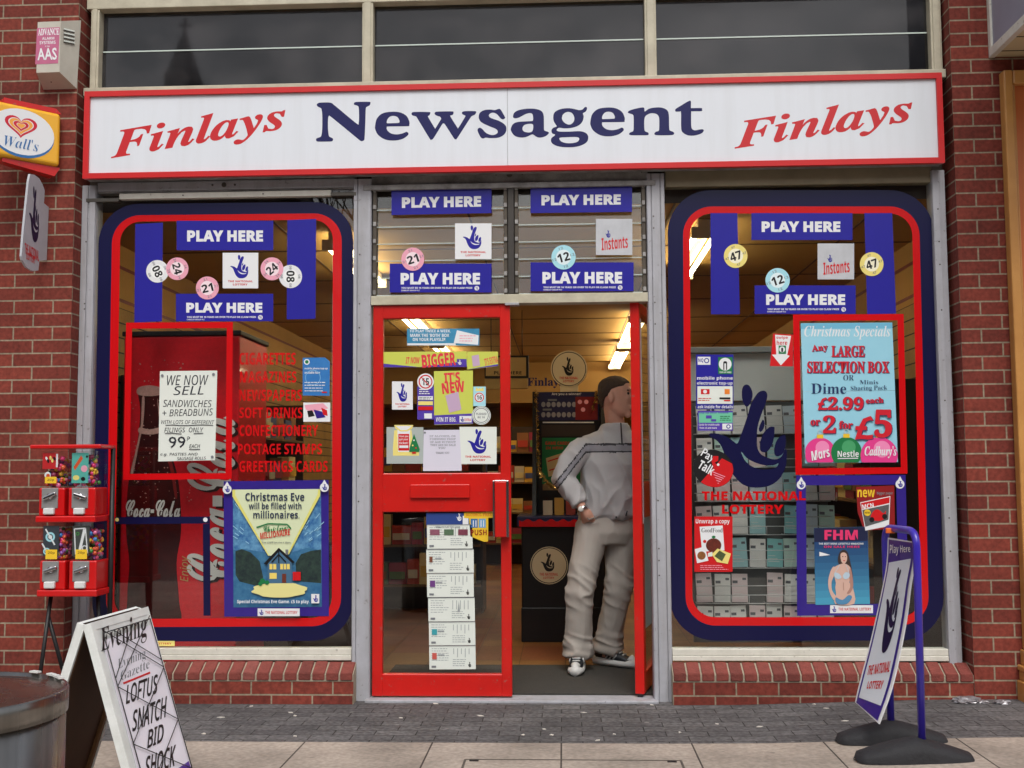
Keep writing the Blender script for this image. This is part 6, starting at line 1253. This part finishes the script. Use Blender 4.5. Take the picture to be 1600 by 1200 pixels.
nk = mp_(962, 668, 7.02); b.tube([hd_+Vector((-.02, .01, -.05)), nk, mp_(955, 690, 7.02)], [.062, .06, .075], None, 14)
# torso and limbs under the clothes
shR, elR, wrR, hdR = mp_(900, 698, 6.98), mp_(884, 748, 6.93), mp_(910, 794, 6.87), mp_(930, 816, 6.93)
shL, elL, wrL = mp_(1012, 698, 7.06), mp_(1028, 750, 7.1), mp_(1012, 800, 7.0)
ch, wa, hp = mp_(955, 725, 7.02), mp_(950, 785, 7.02), mp_(947, 822, 7.02)
loft(b, [((hp.x, hp.y, hp.z-.06), .15, .1, 0), ((hp.x, hp.y, hp.z), .165, .115, 0), ((wa.x, wa.y, wa.z), .145, .105, 0), ((ch.x, ch.y, ch.z), .18, .12, 0), ((ch.x, ch.y, ch.z+.13), .19, .1, 0), ((nk.x-.01, nk.y, nk.z-.05), .09, .07, 0)])
b.tube([shR+Vector((.03, 0, -.03)), elR, wrR], [.05, .042, .03], None, 12); b.tube([shL+Vector((-.03, 0, -.03)), elL, wrL], [.05, .042, .03], None, 12)
hR, kR, aR = mp_(925, 824, 7.0), mp_(906, 925, 6.9), mp_(903, 1024, 6.93); hL, kL, aL = mp_(972, 824, 7.05), mp_(966, 922, 7.03), mp_(948, 1014, 7.1)
for a_, k_, n_ in ((hR, kR, aR), (hL, kL, aL)): b.tube([a_, a_.lerp(k_, .5), k_, k_.lerp(n_, .4), n_, n_-Vector((0, 0, .05))], [.085, .075, .055, .056, .04, .04], None, 12)
# hands: palm, four unequal bent fingers, thumb
def hand3d(w_, d, side, up):
    d = d.normalized(); sd_ = side.normalized(); b.tube([w_, w_+d*.045, w_+d*.09], [.027, .037, .034], None, 10)
    for i, ln in enumerate((.062, .074, .07, .054)):
        o_ = w_+d*.085+sd_*((i-1.5)*.018); b.tube([o_, o_+d*ln*.5+up*.006, o_+d*ln*.8-up*.012, o_+d*ln-up*.03], [.0095, .009, .0085, .007], None, 8)
    o_ = w_+d*.03-sd_*.03; b.tube([o_, o_-sd_*.022+d*.025, o_-sd_*.026+d*.055], [.012, .0105, .008], None, 8)
hand3d(wrR, hdR-wrR+Vector((0, 0, -.03)), Vector((.35, -.3, .6)), Vector((-.3, -1, 0)).normalized()); hand3d(wrL, Vector((-.1, -.05, -1)), Vector((0, 1, 0)), Vector((1, 0, 0)))
bake(b, 'body', SKIN, .0065, man, 3)
# hair: short, close to the skull
b = MB(); vs = []
for z, rx, ry, dx in [(-.52, .66, .55, -.3), (-.3, .84, .74, -.24), (-.05, .93, .85, -.2), (.12, 1.0, .92, -.16), (.3, 1.06, .955, -.1), (.5, 1.08, .95, -.08), (.7, .98, .86, -.1), (.86, .78, .68, -.1), (.98, .45, .4, -.08), (1.05, .03, .03, -.06)]:
    for j in range(28):
        t = 2*math.pi*j/28; x = rx*.1*math.cos(t)+dx*.1; y = ry*.094*math.sin(t)
        lim = .085 if z > .6 else (.055 if z > .45 else (-.012 if z > .1 else -.04-.06*max(0, .1-z)))
        x = min(x, lim+ (.012 if z > .4 else 0)); vs.append(hd_+fx*x+fy*y+Vector((0, 0, z*.128)))
b.grid(vs, [(i*28+j, i*28+(j+1) % 28, (i+1)*28+(j+1) % 28, (i+1)*28+j) for i in range(9) for j in range(28)]+[tuple(reversed(range(28))), tuple(9*28+j for j in range(28))], None)
bake(b, 'hair', HAIRM, .006, man, 3, (.006, .02))
b = MB()
for s_ in (-1, 1): b.ball(hd_+fx*.088+fy*(s_*.034)+Vector((0, 0, .016)), .0095, mat('eye_dark', (30, 24, 22), .2), 8); b.tube([hd_+fx*.095+fy*(s_*.018)+Vector((0, 0, .038)), hd_+fx*.09+fy*(s_*.05)+Vector((0, 0, .036))], .0045, HAIRM, 6)
b.build('eyes', man)
# jacket
def ridge(p): return (1-abs(mnoise.noise(p)))**3
def jfold(c):
    low = smooth((1.3-c.z)/.35)
    return .017*(ridge(Vector((c.x*7+c.z*3, c.y*7, c.z*3.2)))-.4)+.017*low*(ridge(Vector((c.x*16-c.z*4, c.y*12, c.z*5+3)))-.4)
def tfold(c):
    knee = math.exp(-((c.z-.47)/.12)**2); hemf = smooth((.24-c.z)/.16); top = smooth((c.z-.72)/.15)
    return .009*(ridge(Vector((c.x*8, c.y*8, c.z*3)))-.4)+.018*knee*(ridge(Vector((c.x*7+4, c.y*7, c.z*13+c.x*8)))-.4)+.022*hemf*(ridge(Vector((c.x*5, c.y*5, c.z*17+c.x*5)))-.4)+.008*top*(ridge(Vector((c.x*6+c.z*7, c.y*6, c.z*7-c.x*6)))-.4)
b = MB(); hem = mp_(950, 806, 7.02)
loft(b, [((hem.x-.0, hem.y, hem.z-.02), .155, .125, 0), ((hem.x, hem.y, hem.z+.01), .185, .145, 0), ((wa.x+.005, wa.y, wa.z+.03), .187, .15, 0), ((wa.x+.01, wa.y, wa.z+.13), .187, .15, 0), ((ch.x+.005, ch.y, ch.z), .195, .15, 0), ((ch.x, ch.y, ch.z+.1), .215, .135, 0), ((ch.x+.005, ch.y, ch.z+.17), .185, .115, 0), ((nk.x-.005, nk.y, nk.z-.03), .105, .088, 0), ((nk.x-.005, nk.y, nk.z+.012), .088, .082, 0), ((nk.x-.005, nk.y, nk.z+.019), .072, .068, 0)], 28)
b.tube([shR+Vector((.11, 0, -.0)), shR+Vector((.06, 0, -.012)), shR+Vector((.01, 0, -.03)), shR.lerp(elR, .5)+Vector((-.012, -.01, 0)), elR+Vector((-.012, -.005, 0)), elR.lerp(wrR, .45), elR.lerp(wrR, .8), elR.lerp(wrR, .88)], [.05, .07, .08, .077, .072, .069, .058, .042], None, 16)
b.tube([shL+Vector((-.06, 0, -.0)), shL+Vector((0, 0, -.02)), shL.lerp(elL, .5), elL, elL.lerp(wrL, .5), elL.lerp(wrL, .86)], [.06, .086, .084, .078, .072, .05], None, 16)
zb0, zb1 = mp_(950, 706, 6.9).z, mp_(950, 694, 6.9).z
bd = lambda c: (lambda z_: zb0 < z_ < zb1)(c.z-.28*min(0, c.x-(shR.x+.06))*-1*1.0 if c.x > shR.x+.06 else c.z+ (shR.x+.06-c.x)*1.25)
pp = lambda c: (lambda z_: abs(z_-zb0) < .0065 or abs(z_-zb1) < .0065)(c.z-.28*min(0, c.x-(shR.x+.06))*-1*1.0 if c.x > shR.x+.06 else c.z+(shR.x+.06-c.x)*1.25)
front = lambda f: (lambda c: f(c) and c.y < shR.y+.04)
bake(b, 'jacket', JK, .008, man, 5, (0, .1, jfold), ((front(bd), JKB), (front(pp), PIPE)))
b = MB(); zx = mp_(976, 665, 6.88); b.tube([mp_(970, 661, 6.9), mp_(971, 676, 6.868), mp_(972, 694, 6.85)], .0045, PIPE, 6); b.build('zip', man)
b = MB(); b.lathe([(.069, -.02), (.069, .026), (.056, .028)], mat('tee_white', (206, 204, 204), .8), 20, Matrix.Translation((nk.x+.008, nk.y-.006, nk.z-.0))); b.build('tee_collar', man)
b = MB(); b.tube([mp_(978, 806, 6.87), mp_(980, 798, 6.865)], .004, PIPE, 6); b.ball(mp_(963, 808, 6.87), .007, PIPE, 8); b.build('hem_toggle', man)
# trousers
b = MB(); tz = mp_(950, 798, 7.02).z
loft(b, [((hp.x, hp.y, hp.z-.11), .15, .11, 0), ((hp.x, hp.y, hp.z-.04), .178, .128, 0), ((hp.x, hp.y, hp.z+.03), .18, .125, 0), ((wa.x, wa.y, tz), .165, .12, 0)], 28)
def leg(h_, k_, a_, s_):
    top = a_.lerp(k_, .08); b.tube([h_+Vector((0, 0, .02)), h_.lerp(k_, .3), h_.lerp(k_, .65), k_, k_.lerp(a_, .3), k_.lerp(a_, .6), k_.lerp(a_, .84), k_.lerp(a_, .93), a_+Vector((0, 0, -.015))], [.108, .1, .092, .086, .083, .083, .087, .097, .084], None, 18)
leg(hR, kR, aR, 1); leg(hL, kL, aL, -1)
bake(b, 'trousers', TR_, .008, man, 5, (0, .1, tfold))
b = MB(); v0, v1 = mp_(914, 812, 6.86), mp_(938, 828, 6.86); b.tube([mp_(911, 800, 6.865), mp_(920, 812, 6.86), mp_(936, 806, 6.865)], .004, mat('seam_grey', (140, 134, 128), .9), 6); b.build('pocket_seam', man)
# watch
b = MB(); dw = (wrR-elR).normalized(); M = Matrix.Translation(elR.lerp(wrR, 1.02)) @ dw.to_track_quat('Z', 'Y').to_matrix().to_4x4(); b.lathe([(.034, -.012), (.037, -.008), (.037, .008), (.034, .012)], CHROME, 20, M); c = elR.lerp(wrR, 1.02)+Vector((-.012, -.036, 0)); b.ball(c, .018, mat('watch_face', (220, 220, 214), .2), 12, (1, .5, 1)); b.build('watch', man)
# trainers
def shoe(ank, toe, nm):
    d = Vector((toe.x-ank.x, toe.y-ank.y, 0)).normalized(); s_ = Vector((-d.y, d.x, 0)); base = Vector((ank.x, ank.y, feet_z)); t = empty(nm, (0, 0, 0)); t.parent = man; t.location = base-wloc(man)
    def sec(u, w_, h0, h1, b, m, n=14):
        return [base+d*u+s_*(w_*math.cos(2*math.pi*j/n))+Vector((0, 0, (h0+h1)/2+(h1-h0)/2*math.sin(2*math.pi*j/n))) for j in range(n)]
    def skin(ss, m):
        b = MB(); n = len(ss[0]); k = len(ss); b.grid([v for q in ss for v in q], [(i*n+j, i*n+(j+1) % n, (i+1)*n+(j+1) % n, (i+1)*n+j) for i in range(k-1) for j in range(n)]+[tuple(reversed(range(n))), tuple((k-1)*n+j for j in range(n))], m, True); return b
    WS = mat('shoe_white', (206, 208, 206), .5); ND = mat('shoe_navy', (26, 32, 38), .5)
    skin([sec(u, w_, 0, h, None, None) for u, w_, h in ((-.095, .022, .065), (-.082, .04, .07), (-.03, .046, .064), (.05, .05, .055), (.12, .054, .052), (.18, .047, .055), (.21, .024, .06))], WS).build('sole', t)
    skin([sec(u, w_, .022, h, None, None) for u, w_, h in ((-.08, .02, .1), (-.06, .036, .12), (.0, .038, .13), (.05, .04, .115), (.1, .043, .09), (.15, .04, .07), (.185, .026, .055))], ND).build('upper', t)
    b = MB(); b.tube([base+d*.165+s_*.0+Vector((0, 0, .058)), base+d*.2+Vector((0, 0, .035))], [.03, .022], WS, 10)
    for sg in (-1, 1):
        for k in range(3): b.tube([base+d*(.01+k*.028)+s_*(sg*.041)+Vector((0, 0, .05)), base+d*(.035+k*.028)+s_*(sg*.044)+Vector((0, 0, .075)), base+d*(.03+k*.026)+s_*(sg*.034)+Vector((0, 0, .1))], .0045, WS, 6)
    for k in range(4): b.tube([base+d*(.06+k*.022)-s_*.024+Vector((0, 0, .112-k*.011)), base+d*(.06+k*.022)+s_*.024+Vector((0, 0, .114-k*.011))], .0045, WS, 6)
    b.build('trim', t)
shoe(Vector((aR.x, aR.y, 0)), Vector((aR.x-.03, aR.y-.3, 0)), 'trainer'); shoe(Vector((aL.x, aL.y, 0)), Vector((aL.x+.26, aL.y-.16, 0)), 'trainer')
